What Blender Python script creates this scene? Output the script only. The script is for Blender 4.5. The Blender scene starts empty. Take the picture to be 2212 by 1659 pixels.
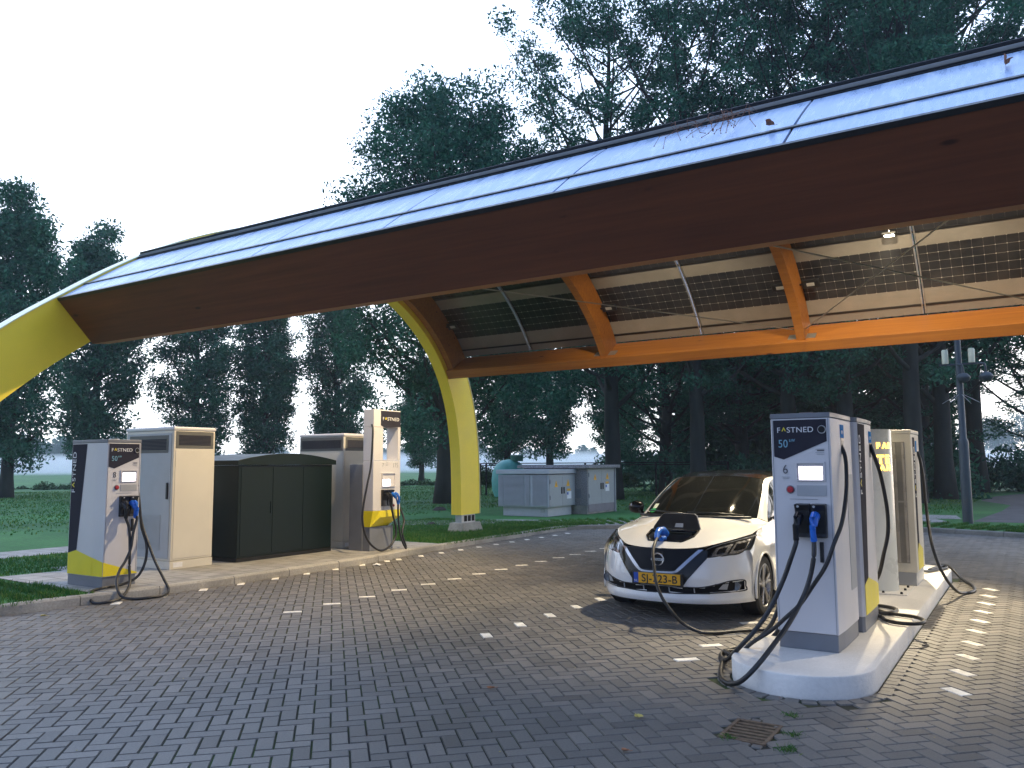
import bpy, bmesh, math, random
import numpy as np
from mathutils import Vector, Matrix
from math import radians, sin, cos, pi
random.seed(7); rng = np.random.default_rng(11)
S = bpy.context.scene
COL = S.collection
# ---------------------------------------------------------------- camera
YAW, PITCH, ROLL = radians(32.6), radians(5.65), radians(-0.35)
cd = bpy.data.cameras.new('camera'); cam = bpy.data.objects.new('camera', cd); COL.objects.link(cam)
cd.sensor_width = 36; cd.lens = 1755.0 / 2212 * 36; cd.clip_start = .05; cd.clip_end = 4000
f = Vector((-sin(YAW) * cos(PITCH), cos(YAW) * cos(PITCH), sin(PITCH)))
r = Vector((cos(YAW), sin(YAW), 0)); u = r.cross(f)
r2 = cos(ROLL) * r + sin(ROLL) * u; u2 = -sin(ROLL) * r + cos(ROLL) * u
m = Matrix((r2, u2, -f)).transposed().to_4x4(); m.translation = (0, 0, 1.65); cam.matrix_world = m
S.camera = cam
# ---------------------------------------------------------------- sky, sun, exposure
W = bpy.data.worlds.new('World'); S.world = W; W.use_nodes = True
nt = W.node_tree; bg = nt.nodes['Background']
sky = nt.nodes.new('ShaderNodeTexSky'); sky.sky_type = 'NISHITA'; sky.sun_disc = False
SUN_EL, SUN_AZ = radians(4), radians(-25)          # low sun behind the thin overcast, towards +Y
sky.sun_elevation = SUN_EL; sky.sun_rotation = -SUN_AZ
tc = nt.nodes.new('ShaderNodeTexCoord'); sp = nt.nodes.new('ShaderNodeSeparateXYZ'); nt.links.new(tc.outputs['Generated'], sp.inputs[0])
cr = nt.nodes.new('ShaderNodeValToRGB'); nt.links.new(sp.outputs['Z'], cr.inputs[0])
e = cr.color_ramp.elements; e[0].position = 0.0; e[0].color = (1, 1, 1, 1); e[1].position = .85; e[1].color = (.26, .38, .64, 1)
e2 = cr.color_ramp.elements.new(.45); e2.color = (.60, .74, 1.0, 1)
sc1 = nt.nodes.new('ShaderNodeVectorMath'); sc1.operation = 'SCALE'; nt.links.new(cr.outputs[0], sc1.inputs[0]); sc1.inputs['Scale'].default_value = 15.0
sc2 = nt.nodes.new('ShaderNodeVectorMath'); sc2.operation = 'SCALE'; nt.links.new(sky.outputs[0], sc2.inputs[0]); sc2.inputs['Scale'].default_value = .35
ad = nt.nodes.new('ShaderNodeVectorMath'); ad.operation = 'ADD'; nt.links.new(sc1.outputs[0], ad.inputs[0]); nt.links.new(sc2.outputs[0], ad.inputs[1])
# the sky is still dark on the side away from the low sun (behind the camera)
dt = nt.nodes.new('ShaderNodeVectorMath'); dt.operation = 'DOT_PRODUCT'; nt.links.new(tc.outputs['Generated'], dt.inputs[0]); dt.inputs[1].default_value = (-.40, .80, .45)
mr = nt.nodes.new('ShaderNodeMapRange'); mr.interpolation_type = 'SMOOTHSTEP'; nt.links.new(dt.outputs['Value'], mr.inputs[0])
mr.inputs[1].default_value = -.6; mr.inputs[2].default_value = .5; mr.inputs[3].default_value = 0; mr.inputs[4].default_value = 1
bk = nt.nodes.new('ShaderNodeValToRGB'); nt.links.new(mr.outputs[0], bk.inputs[0]); bk.color_ramp.elements[0].color = (.130, .168, .265, 1); bk.color_ramp.elements[1].color = (1, 1, 1, 1)
sc3 = nt.nodes.new('ShaderNodeVectorMath'); sc3.operation = 'MULTIPLY'; nt.links.new(ad.outputs[0], sc3.inputs[0]); nt.links.new(bk.outputs[0], sc3.inputs[1])
nt.links.new(sc3.outputs[0], bg.inputs['Color']); bg.inputs['Strength'].default_value = .13
sl = bpy.data.lights.new('sun', 'SUN'); so = bpy.data.objects.new('sun', sl); COL.objects.link(so)
sl.energy = .15; sl.angle = radians(20); sl.color = (1, .93, .86); so.location = (0, 0, 30)
so.rotation_euler = (radians(90) - SUN_EL, 0, SUN_AZ + pi)
S.view_settings.view_transform = 'Standard'; S.view_settings.look = 'None'; S.view_settings.exposure = .52; S.view_settings.gamma = 1
S.cycles.max_bounces = 6; S.cycles.volume_bounces = 1; S.cycles.transparent_max_bounces = 6
# ---------------------------------------------------------------- materials
def nodes(name):
    M = bpy.data.materials.new(name); M.use_nodes = True
    return M, M.node_tree, M.node_tree.nodes['Principled BSDF']
def ramp(nt, inp, stops):
    c = nt.nodes.new('ShaderNodeValToRGB'); nt.links.new(inp, c.inputs[0]); el = c.color_ramp.elements
    while len(el) < len(stops): el.new(.5)
    for k, (p, col) in enumerate(stops): el[k].position = p; el[k].color = (*col, 1) if len(col) == 3 else col
    return c.outputs[0]
def noise(nt, scale, detail=4, stretch=(1, 1, 1), src='Object', rough=.55):
    t = nt.nodes.new('ShaderNodeTexCoord'); mp = nt.nodes.new('ShaderNodeMapping'); mp.inputs['Scale'].default_value = stretch
    nt.links.new(t.outputs[src], mp.inputs[0]); n = nt.nodes.new('ShaderNodeTexNoise')
    n.inputs['Scale'].default_value = scale; n.inputs['Detail'].default_value = detail; n.inputs['Roughness'].default_value = rough
    nt.links.new(mp.outputs[0], n.inputs[0]); return n.outputs[0]
def mixc(nt, fac, a, b, mode='MIX'):
    x = nt.nodes.new('ShaderNodeMix'); x.data_type = 'RGBA'; x.blend_type = mode
    for k, v in ((0, fac), (6, a), (7, b)):
        if hasattr(v, 'is_linked') or isinstance(v, bpy.types.NodeSocket): nt.links.new(v, x.inputs[k])
        elif k == 0: x.inputs[k].default_value = v
        else: x.inputs[k].default_value = (*v, 1)
    return x.outputs[2]
def mat(name, col, rough=.6, metal=0, var=.12, scale=5, bump=0, bscale=80, coat=0, stretch=(1, 1, 1), spec=.5, rvar=.08):
    M, nt, b = nodes(name)
    n = noise(nt, scale, 5, stretch)
    lo = tuple(max(0, c * (1 - var)) for c in col); hi = tuple(min(1, c * (1 + var)) for c in col)
    nt.links.new(ramp(nt, n, [(.3, lo), (.7, hi)]), b.inputs['Base Color'])
    nt.links.new(ramp(nt, n, [(.3, (max(0, rough - rvar),) * 3), (.7, (min(1, rough + rvar),) * 3)]), b.inputs['Roughness'])
    b.inputs['Metallic'].default_value = metal; b.inputs['Coat Weight'].default_value = coat; b.inputs['Specular IOR Level'].default_value = spec
    if bump:
        n2 = noise(nt, bscale, 3); bp = nt.nodes.new('ShaderNodeBump'); bp.inputs['Strength'].default_value = bump; bp.inputs['Distance'].default_value = .01
        nt.links.new(n2, bp.inputs['Height']); nt.links.new(bp.outputs[0], b.inputs['Normal'])
    return M
def emis(name, col, s):
    M, nt, b = nodes(name); b.inputs['Base Color'].default_value = (*[c * .5 for c in col], 1)
    b.inputs['Emission Color'].default_value = (*col, 1); b.inputs['Emission Strength'].default_value = s; return M
MT = {}
MT['yellow'] = mat('yellow_paint', (.94, .69, .045), .42, var=.05, scale=1.5, bump=.03)
MT['capy'] = mat('cap_sky_sheen', (.72, .70, .42), .3, var=.08)  # arch yellow paled, the sky's reflection put into its colour
MT['chev'] = mat('yellow_foil', (.80, .66, .02), .4, var=.04)
MT['white'] = mat('white_powdercoat', (.62, .60, .60), .45, var=.04, scale=2, bump=.04, bscale=300)
MT['cream'] = mat('cream_powdercoat', (.60, .56, .47), .5, var=.05, scale=2, bump=.05, bscale=300)
MT['dgrey'] = mat('dark_grey_foil', (.034, .033, .045), .8, var=.08, spec=.08)
MT['mgrey'] = mat('mid_grey_metal', (.17, .18, .20), .45, var=.08)
MT['lgrey'] = mat('light_grey_metal', (.36, .37, .38), .45, var=.06)
MT['palegreen'] = mat('pale_panel', (.50, .55, .48), .45, var=.05)
MT['black'] = mat('black_plastic', (.012, .012, .013), .38, var=.2, scale=20)
MT['blackgap'] = mat('black_recess', (.006, .006, .006), .8)
MT['rubber'] = mat('cable_rubber', (.012, .012, .013), .45, var=.2, scale=30)
MT['blue'] = mat('blue_plastic', (.02, .15, .62), .3, var=.1, scale=20)
MT['sblue'] = mat('sticker_blue', (.03, .24, .6), .8, spec=.08)
MT['red'] = mat('red_plastic', (.42, .02, .03), .35)
MT['lwhite'] = mat('lettering_white', (.75, .75, .75), .5)
MT['lcyan'] = mat('lettering_cyan', (.20, .42, .52), .5)
MT['lgreyt'] = mat('lettering_grey', (.10, .10, .11), .5)
MT['lblack'] = mat('lettering_black', (.015, .015, .015), .5)
MT['screen'] = emis('screen_light', (1, .90, 1), 4)
MT['lamp'] = emis('lamp_light', (1, .88, .62), 60)
MT['lampoff'] = mat('lamp_lens', (.40, .39, .36), .35)
MT['led'] = emis('amber_led', (1, .52, .06), 5)
MT['green'] = mat('dark_green_paint', (.003, .0095, .0075), .42, var=.1, scale=3, bump=.03, spec=.25)
MT['greylid'] = mat('trafo_grey', (.40, .42, .43), .5, var=.06)
MT['greydoor'] = mat('trafo_door', (.33, .35, .35), .5, var=.05)
MT['metal'] = mat('galvanised', (.42, .43, .44), .42, .8, var=.12)
MT['post'] = mat('post_grey', (.045, .060, .070), .5, .2, var=.12)
MT['teal'] = mat('teal_tank', (.10, .38, .34), .5, var=.1)
MT['orange'] = mat('orange_plastic', (.55, .10, .02), .4)
MT['stickw'] = mat('sticker_white', (.72, .76, .62), .5)
MT['stickg'] = mat('sticker_green', (.02, .32, .10), .5)
MT['bark'] = mat('bark', (.030, .032, .027), .9, var=.45, scale=3, bump=1, bscale=14, stretch=(1, 1, .25))
MT['wire'] = mat('steel_rod', (.30, .28, .24), .45, .5)
def concrete(name, col, tint, fs=.35, fl=.25):
    M, nt, b = nodes(name)
    a = noise(nt, 1.7, 6, (1, 1, 1)); c = noise(nt, 40, 4)
    base = mixc(nt, ramp(nt, a, [(.35, (0,) * 3), (.62, (1,) * 3)]), tint, col)
    base = mixc(nt, fs, base, ramp(nt, c, [(.3, (fl,) * 3), (.7, (1, 1, 1))]), 'MULTIPLY')
    nt.links.new(base, b.inputs['Base Color']); b.inputs['Roughness'].default_value = .85
    bp = nt.nodes.new('ShaderNodeBump'); bp.inputs['Strength'].default_value = .35; bp.inputs['Distance'].default_value = .01
    nt.links.new(c, bp.inputs['Height']); nt.links.new(bp.outputs[0], b.inputs['Normal']); return M
MT['conc'] = concrete('island_concrete', (.78, .75, .70), (.66, .64, .60), .2, .6)
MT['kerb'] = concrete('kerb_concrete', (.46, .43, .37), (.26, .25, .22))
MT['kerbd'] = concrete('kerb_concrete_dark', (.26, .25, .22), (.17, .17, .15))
MT['foot'] = concrete('footing_concrete', (.50, .46, .38), (.32, .30, .25))
MT['pebble'] = mat('pebble_dash', (.25, .24, .24), .9, var=.7, scale=45, bump=1, bscale=60)
def wood(nm, lo, hi):
    M, nt, b = nodes(nm)
    g = noise(nt, 1.2, 8, (.6, 14, 14), rough=.65); big = noise(nt, .5, 3, (1, 3, 3))
    c = ramp(nt, g, [(.25, lo), (.75, hi)])
    c = mixc(nt, .35, c, ramp(nt, big, [(.3, (.45, .45, .45)), (.7, (1, 1, 1))]), 'MULTIPLY')
    t = nt.nodes.new('ShaderNodeTexCoord'); mp = nt.nodes.new('ShaderNodeMapping'); mp.inputs['Scale'].default_value = (1.1, 3.2, 3.2)
    v = nt.nodes.new('ShaderNodeTexVoronoi'); v.inputs['Scale'].default_value = 1.0; nt.links.new(t.outputs['Object'], mp.inputs[0]); nt.links.new(mp.outputs[0], v.inputs[0])
    k = ramp(nt, v.outputs['Distance'], [(.045, (.16, .10, .07)), (.085, (1, 1, 1))])
    nt.links.new(mixc(nt, .85, c, k, 'MULTIPLY'), b.inputs['Base Color']); b.inputs['Roughness'].default_value = .55
    bp = nt.nodes.new('ShaderNodeBump'); bp.inputs['Strength'].default_value = .15; nt.links.new(g, bp.inputs['Height']); nt.links.new(bp.outputs[0], b.inputs['Normal'])
    return M
MT['wood'] = wood('glulam_wood', (.27, .088, .012), (.46, .172, .022)); MT['wood_dark'] = wood('dark_wood', (.105, .030, .012), (.205, .060, .022))  # second wood is a darker brown, for the near beam's outward face
def math_(nt, op, a, b=None):
    x = nt.nodes.new('ShaderNodeMath'); x.operation = op
    for k, v in ((0, a), (1, b)):
        if v is None: continue
        if isinstance(v, (int, float)): x.inputs[k].default_value = v
        else: nt.links.new(v, x.inputs[k])
    return x.outputs[0]
def pv_under():
    # underside of a bifacial module: dark cells, silver lines and joints, pale end strips; uv in metres
    M, nt, b = nodes('solar_cells_underside')
    uv = nt.nodes.new('ShaderNodeUVMap'); s = nt.nodes.new('ShaderNodeSeparateXYZ'); nt.links.new(uv.outputs[0], s.inputs[0])
    U, V = s.outputs[0], s.outputs[1]
    cu = math_(nt, 'ABSOLUTE', math_(nt, 'SUBTRACT', math_(nt, 'FRACT', math_(nt, 'DIVIDE', U, .158)), .5))
    cv = math_(nt, 'ABSOLUTE', math_(nt, 'SUBTRACT', math_(nt, 'FRACT', math_(nt, 'DIVIDE', V, .17)), .5))
    l1 = math_(nt, 'MULTIPLY', math_(nt, 'GREATER_THAN', cu, .488), .22); l2 = math_(nt, 'MULTIPLY', math_(nt, 'GREATER_THAN', cv, .482), .5)
    jn = math_(nt, 'GREATER_THAN', math_(nt, 'ADD', cu, cv), .925)
    ln = math_(nt, 'MAXIMUM', math_(nt, 'MAXIMUM', l1, l2), jn)
    n = noise(nt, 3, 3)
    cell = ramp(nt, n, [(.3, (.018, .018, .022)), (.7, (.036, .034, .036))])
    c = mixc(nt, ln, cell, (.42, .40, .36))
    st = math_(nt, 'MAXIMUM', math_(nt, 'LESS_THAN', V, 0.0), math_(nt, 'MULTIPLY', math_(nt, 'GREATER_THAN', V, .85), math_(nt, 'LESS_THAN', U, 5.0)))
    pale = ramp(nt, noise(nt, 2, 4), [(.3, (.22, .20, .175)), (.7, (.28, .255, .225))])
    nt.links.new(mixc(nt, st, c, pale), b.inputs['Base Color']); b.inputs['Roughness'].default_value = .22
    return M
def pv_top():
    M, nt, b = nodes('solar_glass_top')
    st = noise(nt, 2.2, 6, (5, .7, .7), rough=.7); d = noise(nt, 1.2, 3)
    f1 = ramp(nt, st, [(.52, (0, 0, 0)), (.66, (1, 1, 1))])
    c = mixc(nt, f1, (.38, .52, .76), (.58, .68, .82)); c = mixc(nt, .3, c, ramp(nt, d, [(.3, (.8,) * 3), (.7, (1,) * 3)]), 'MULTIPLY')
    nt.links.new(c, b.inputs['Base Color']); b.inputs['IOR'].default_value = 1.6
    nt.links.new(ramp(nt, st, [(.4, (.22,) * 3), (.7, (.5,) * 3)]), b.inputs['Roughness']); return M
MT['pvu'] = pv_under(); MT['pvt'] = pv_top()
MT['strip'] = mat('white_glass_strip', (.22, .20, .18), .35, var=.06)
def paver():
    M, nt, b = nodes('clinker_brick')
    a = nt.nodes.new('ShaderNodeAttribute'); a.attribute_name = 'tone'; a.attribute_type = 'GEOMETRY'
    c = ramp(nt, a.outputs['Fac'], [(0, (.130, .120, .108)), (.5, (.180, .167, .150)), (1, (.235, .212, .186))])
    big = noise(nt, .35, 4); fine = noise(nt, 70, 5)
    c = mixc(nt, .5, c, ramp(nt, big, [(.32, (.42, .41, .40)), (.5, (.85, .85, .84)), (.68, (1, 1, 1))]), 'MULTIPLY')
    c = mixc(nt, .45, c, ramp(nt, fine, [(.3, (.45, .45, .45)), (.7, (1, 1, 1))]), 'MULTIPLY')
    nt.links.new(c, b.inputs['Base Color']); nt.links.new(ramp(nt, big, [(.3, (.42,) * 3), (.7, (.68,) * 3)]), b.inputs['Roughness'])
    bp = nt.nodes.new('ShaderNodeBump'); bp.inputs['Strength'].default_value = .4; bp.inputs['Distance'].default_value = .004
    nt.links.new(fine, bp.inputs['Height']); nt.links.new(bp.outputs[0], b.inputs['Normal']); return M
MT['paver'] = paver()
MT['mark'] = mat('white_brick', (.78, .74, .66), .7, var=.3, scale=9, bump=.3)
def joint():
    M, nt, b = nodes('joint_dirt')
    n = noise(nt, 1.1, 5)
    nt.links.new(ramp(nt, n, [(.40, (.020, .018, .015)), (.55, (.040, .052, .014)), (.7, (.035, .085, .012))]), b.inputs['Base Color']); b.inputs['Roughness'].default_value = .95
    return M
MT['joint'] = joint()
def slabs():
    M, nt, b = nodes('paving_slabs')
    t = nt.nodes.new('ShaderNodeTexCoord'); br = nt.nodes.new('ShaderNodeTexBrick'); nt.links.new(t.outputs['Object'], br.inputs[0])
    br.inputs['Scale'].default_value = 1; br.inputs['Brick Width'].default_value = .3; br.inputs['Row Height'].default_value = .3; br.offset = .5
    br.inputs['Mortar Size'].default_value = .006; br.inputs['Color1'].default_value = (.40, .38, .35, 1); br.inputs['Color2'].default_value = (.30, .29, .27, 1); br.inputs['Mortar'].default_value = (.07, .08, .05, 1)
    n = noise(nt, 3, 6)
    nt.links.new(mixc(nt, .6, br.outputs[0], ramp(nt, n, [(.3, (.5, .5, .48)), (.7, (1, 1, 1))]), 'MULTIPLY'), b.inputs['Base Color']); b.inputs['Roughness'].default_value = .8
    return M
MT['slab'] = slabs()
def lawnm():
    M, nt, b = nodes('lawn_grass')
    a = noise(nt, .16, 8, (1, 1, 1), rough=.7); c = noise(nt, 9, 6); s = noise(nt, .5, 4, (1, .4, 1))
    col = ramp(nt, a, [(.35, (.016, .105, .020)), (.5, (.034, .175, .032)), (.65, (.060, .235, .045))])
    col = mixc(nt, .5, col, ramp(nt, c, [(.3, (.35, .35, .3)), (.7, (1, 1, 1))]), 'MULTIPLY')
    col = mixc(nt, .4, col, ramp(nt, s, [(.3, (.6, .6, .6)), (.7, (1, 1, 1))]), 'MULTIPLY')
    nt.links.new(col, b.inputs['Base Color']); b.inputs['Roughness'].default_value = .9
    bp = nt.nodes.new('ShaderNodeBump'); bp.inputs['Strength'].default_value = .8; bp.inputs['Distance'].default_value = .05
    nt.links.new(c, bp.inputs['Height']); nt.links.new(bp.outputs[0], b.inputs['Normal']); return M
MT['lawn'] = lawnm()
def leafm(name, lo, mid, hi):
    M, nt, b = nodes(name)
    g = nt.nodes.new('ShaderNodeNewGeometry'); n = noise(nt, .9, 4)
    c = ramp(nt, g.outputs['Random Per Island'], [(0, lo), (.6, mid), (1, hi)])
    c = mixc(nt, .6, c, ramp(nt, n, [(.35, (.5, .55, .55)), (.65, (1, 1, 1))]), 'MULTIPLY')
    nt.links.new(c, b.inputs['Base Color']); b.inputs['Roughness'].default_value = .7; b.inputs['Specular IOR Level'].default_value = .15
    tr = nt.nodes.new('ShaderNodeBsdfTranslucent'); nt.links.new(c, tr.inputs[0]); mx = nt.nodes.new('ShaderNodeMixShader'); mx.inputs[0].default_value = .22
    nt.links.new(b.outputs[0], mx.inputs[1]); nt.links.new(tr.outputs[0], mx.inputs[2]); nt.links.new(mx.outputs[0], nt.nodes['Material Output'].inputs[0])
    return M
MT['leaf'] = leafm('poplar_leaves', (.022, .092, .058), (.044, .160, .096), (.088, .255, .145))
MT['leaf2'] = leafm('shrub_leaves', (.020, .050, .020), (.040, .095, .032), (.08, .15, .05))
MT['blade'] = leafm('grass_blades', (.035, .13, .028), (.06, .19, .035), (.18, .26, .06))
MT['carw'] = mat('car_white_paint', (.80, .79, .76), .22, var=.02, scale=3, coat=1, rvar=.03)
MT['carb'] = mat('car_black_gloss', (.005, .005, .006), .15, coat=.25, rvar=.03, spec=.3)
MT['glass'] = mat('car_glass', (.010, .011, .010), .04, var=.3, rvar=.02, spec=.7)
MT['chrome'] = mat('chrome', (.40, .40, .42), .2, 1, var=.08)
MT['tyre'] = mat('tyre_rubber', (.014, .014, .014), .75, var=.2, bump=.3)
MT['rim'] = mat('alloy', (.34, .34, .35), .3, .9)
MT['metalb'] = mat('bright_metal', (.75, .75, .76), .2, .9)
MT['refl'] = mat('headlight_reflector', (.30, .30, .32), .2, .8, var=.3, scale=20)
MT['plate'] = mat('plate_yellow', (.80, .40, .012), .4, var=.04)
MT['pblue'] = mat('plate_blue', (.02, .08, .42), .4)
MT['lens'] = mat('lamp_reflector', (.30, .32, .35), .12, .6, var=.3, scale=20)
MT['darkplast'] = mat('grille_black', (.004, .004, .006), .45, var=.3, scale=40, spec=.2)
# ---------------------------------------------------------------- helpers
def tag(o, label=None, cat=None, group=None, kind=None):
    if label: o['label'] = label
    if cat: o['category'] = cat
    if group: o['group'] = group
    if kind: o['kind'] = kind
    return o
def empty(name, loc, rz=0, label=None, cat=None, group=None):
    o = bpy.data.objects.new(name, None); COL.objects.link(o); o.location = loc; o.rotation_euler = (0, 0, rz); o.empty_display_size = .2
    return tag(o, label, cat, group)
class MB:
    def __init__(s): s.v = []; s.f = []; s.mi = []
    def add(s, vs, fs, mi=0):
        k = len(s.v); s.v += [tuple(v) for v in vs]; s.f += [tuple(i + k for i in f) for f in fs]; s.mi += [mi] * len(fs); return s
    def box(s, x0, x1, y0, y1, z0, z1, mi=0):
        return s.add([(x0, y0, z0), (x1, y0, z0), (x1, y1, z0), (x0, y1, z0), (x0, y0, z1), (x1, y0, z1), (x1, y1, z1), (x0, y1, z1)],
                     [(0, 3, 2, 1), (4, 5, 6, 7), (0, 1, 5, 4), (1, 2, 6, 5), (2, 3, 7, 6), (3, 0, 4, 7)], mi)
    def prism(s, poly, fn, d0, d1, mi=0):
        """poly: 2D outline, fn(a,b,d)->xyz"""
        n = len(poly)
        vs = [fn(a, b, d0) for a, b in poly] + [fn(a, b, d1) for a, b in poly]
        return s.add(vs, [tuple(range(n))[::-1], tuple(range(n, 2 * n))] + [(i, (i + 1) % n, n + (i + 1) % n, n + i) for i in range(n)], mi)
    def tube(s, pts, r, n=8, mi=0, cap=True, r1=None):
        pts = [Vector(p) for p in pts]; k = len(s.v); up = Vector((.13, .21, .97)); N = len(pts)
        for i, p in enumerate(pts):
            t = (pts[min(i + 1, N - 1)] - pts[max(i - 1, 0)]).normalized()
            a = t.cross(up); 
            if a.length < 1e-3: a = t.cross(Vector((1, 0, 0)))
            a.normalize(); b = t.cross(a).normalized(); up = b.cross(t) if False else up
            rr = r if not isinstance(r, (list, tuple)) else r[i]
            if r1 is not None: rr = r + (r1 - r) * i / max(1, N - 1)
            for j in range(n):
                w = 2 * pi * j / n; s.v.append(tuple(p + a * cos(w) * rr + b * sin(w) * rr))
        for i in range(N - 1):
            for j in range(n):
                s.f.append((k + i * n + j, k + i * n + (j + 1) % n, k + (i + 1) * n + (j + 1) % n, k + (i + 1) * n + j)); s.mi.append(mi)
        if cap:
            s.f.append(tuple(k + j for j in range(n))[::-1]); s.f.append(tuple(k + (N - 1) * n + j for j in range(n))); s.mi += [mi, mi]
        return s
    def lathe(s, prof, o=(0, 0, 0), ax='z', n=24, mi=0):
        k = len(s.v)
        for (rr, h) in prof:
            for j in range(n):
                w = 2 * pi * j / n; a, b = rr * cos(w), rr * sin(w)
                s.v.append({'z': (o[0] + a, o[1] + b, o[2] + h), 'x': (o[0] + h, o[1] + a, o[2] + b), 'y': (o[0] + a, o[1] + h, o[2] + b)}[ax])
        for i in range(len(prof) - 1):
            for j in range(n):
                s.f.append((k + i * n + j, k + i * n + (j + 1) % n, k + (i + 1) * n + (j + 1) % n, k + (i + 1) * n + j)); s.mi.append(mi)
        return s
    def build(s, name, M, parent=None, smooth=False, bevel=0, loc=None, normals=True):
        me = bpy.data.meshes.new(name); me.from_pydata(s.v, [], s.f)
        for mm in (M if isinstance(M, list) else [M]): me.materials.append(mm)
        if any(s.mi): me.polygons.foreach_set('material_index', s.mi)
        if normals:
            bm = bmesh.new(); bm.from_mesh(me); bmesh.ops.recalc_face_normals(bm, faces=bm.faces); bm.to_mesh(me); bm.free()
        if smooth:
            me.polygons.foreach_set('use_smooth', [True] * len(me.polygons))
            if smooth != 'all':
                try: me.set_sharp_from_angle(angle=radians(38))
                except Exception: pass
        me.update()
        o = bpy.data.objects.new(name, me); COL.objects.link(o)
        if parent: o.parent = parent
        if loc: o.location = loc
        if bevel:
            bv = o.modifiers.new('bevel', 'BEVEL'); bv.width = bevel; bv.segments = 2; bv.limit_method = 'ANGLE'; bv.angle_limit = radians(40)
        return o
def cat_rom(P, n=6, closed=False):
    P = [np.array(p, float) for p in P]; N = len(P); out = []
    rngi = range(N if closed else N - 1)
    for i in rngi:
        p1, p2 = P[i], P[(i + 1) % N]
        p0 = P[i - 1] if (i > 0 or closed) else 2 * p1 - p2
        p3 = P[(i + 2) % N] if (i + 2 < N or closed) else 2 * p2 - p1
        for k in range(n):
            t = k / n; out.append(.5 * ((2 * p1) + (-p0 + p2) * t + (2 * p0 - 5 * p1 + 4 * p2 - p3) * t * t + (-p0 + 3 * p1 - 3 * p2 + p3) * t ** 3))
    if not closed: out.append(P[-1])
    return out
def text(name, s, size, M, parent, mm, ext=.0015, align='LEFT', sx=1.0, bold=0):
    c = bpy.data.curves.new(name, 'FONT'); c.body = s; c.size = size; c.extrude = ext; c.align_x = align; c.space_character = 1.05; c.offset = bold
    o = bpy.data.objects.new(name, c); COL.objects.link(o)
    me = bpy.data.meshes.new_from_object(o); bpy.data.objects.remove(o)
    for v in me.vertices: v.co.x *= sx
    me.transform(M); me.materials.clear(); me.materials.append(mm); me.name = name
    o = bpy.data.objects.new(name, me); COL.objects.link(o)
    if parent: o.parent = parent
    return o
def frame(o, ex, ez):
    """matrix taking text x->ex, text y->ez, placed at o"""
    ex = Vector(ex).normalized(); ez = Vector(ez).normalized(); n = ex.cross(ez)
    M = Matrix((ex, ez, n)).transposed().to_4x4(); M.translation = o; return M
def copy_tree(o, parent=None):
    c = o.copy(); COL.objects.link(c); c.parent = parent
    for ch in list(o.children): copy_tree(ch, c)
    return c
def fastmesh(name, V, F, M, parent=None, nper=4):
    """numpy quads"""
    me = bpy.data.meshes.new(name); V = np.asarray(V, np.float32); nv = len(V); nf = len(F)
    me.vertices.add(nv); me.vertices.foreach_set('co', V.ravel())
    F = np.asarray(F, np.int32); me.loops.add(F.size); me.loops.foreach_set('vertex_index', F.ravel())
    me.polygons.add(nf); me.polygons.foreach_set('loop_start', np.arange(nf, dtype=np.int32) * nper); me.polygons.foreach_set('loop_total', np.full(nf, nper, np.int32))
    me.update(calc_edges=True); me.validate(); me.materials.append(M); me.shade_flat()
    o = bpy.data.objects.new(name, me); COL.objects.link(o)
    if parent: o.parent = parent
    return o
# ================================================================ GROUND
KERB = cat_rom([(-11.6, -9), (-10.7, -2), (-10.15, 2), (-9.85, 4.74), (-9.65, 6.3), (-9.57, 8), (-9.55, 10), (-9.64, 11), (-9.80, 11.9), (-9.84, 12.9), (-9.92, 15.2), (-10.0, 17), (-9.95, 18.1),
                (-9.45, 18.75), (-8.2, 19.7), (-6.2, 20.8), (-4.2, 21.5), (-2.25, 21.55), (-.3, 20.9), (2.5, 19.6), (6, 18), (14, 14), (24, 9)], 6)
KERB = [tuple(p) for p in KERB]
def kerb_x(y):          # paving lies to the right of the kerb
    best = -99
    for (a, b), (c, d) in zip(KERB[:-1], KERB[1:]):
        if (b - y) * (d - y) <= 0 and b != d: 
            x = a + (c - a) * (y - b) / (d - b)
            if x < -9.2: best = max(best, x)
    return best if best > -99 else -11
def inside_paving(x, y):
    n = False; poly = KERB + [(24, -9)]
    j = len(poly) - 1
    for i in range(len(poly)):
        (xi, yi), (xj, yj) = poly[i], poly[j]
        if (yi > y) != (yj > y) and x < (xj - xi) * (y - yi) / (yj - yi) + xi: n = not n
        j = i
    return n
def off_curve(P, d):
    out = []
    for i, p in enumerate(P):
        a = np.array(P[max(i - 1, 0)]); b = np.array(P[min(i + 1, len(P) - 1)]); t = (b - a) / np.linalg.norm(b - a)
        out.append((p[0] - t[1] * d, p[1] + t[0] * d))
    return out
# sheet below the bricks
o = MB().add([(-14, -9, -.011), (26, -9, -.011), (26, 24, -.011), (-14, 24, -.011)], [(0, 1, 2, 3)]).build('joint_bed', MT['joint']); tag(o, kind='structure')
# lawn sheet: outside of the kerb, to the horizon
KB = off_curve(KERB, .14)
bm = bmesh.new(); FAR = 2500
outer = [(FAR, -9), (FAR, FAR), (-FAR, FAR), (-FAR, -FAR), (-11.8, -FAR)]
ring = [(p[0], p[1]) for p in KB] + [(60, -9)] + outer
from mathutils.geometry import tessellate_polygon
ring3 = [Vector((x, y, .095)) for x, y in ring]
tris = tessellate_polygon([ring3])
o = MB().add(ring3, [tuple(t) for t in tris]).build('lawn', MT['lawn']); tag(o, kind='structure')
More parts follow.
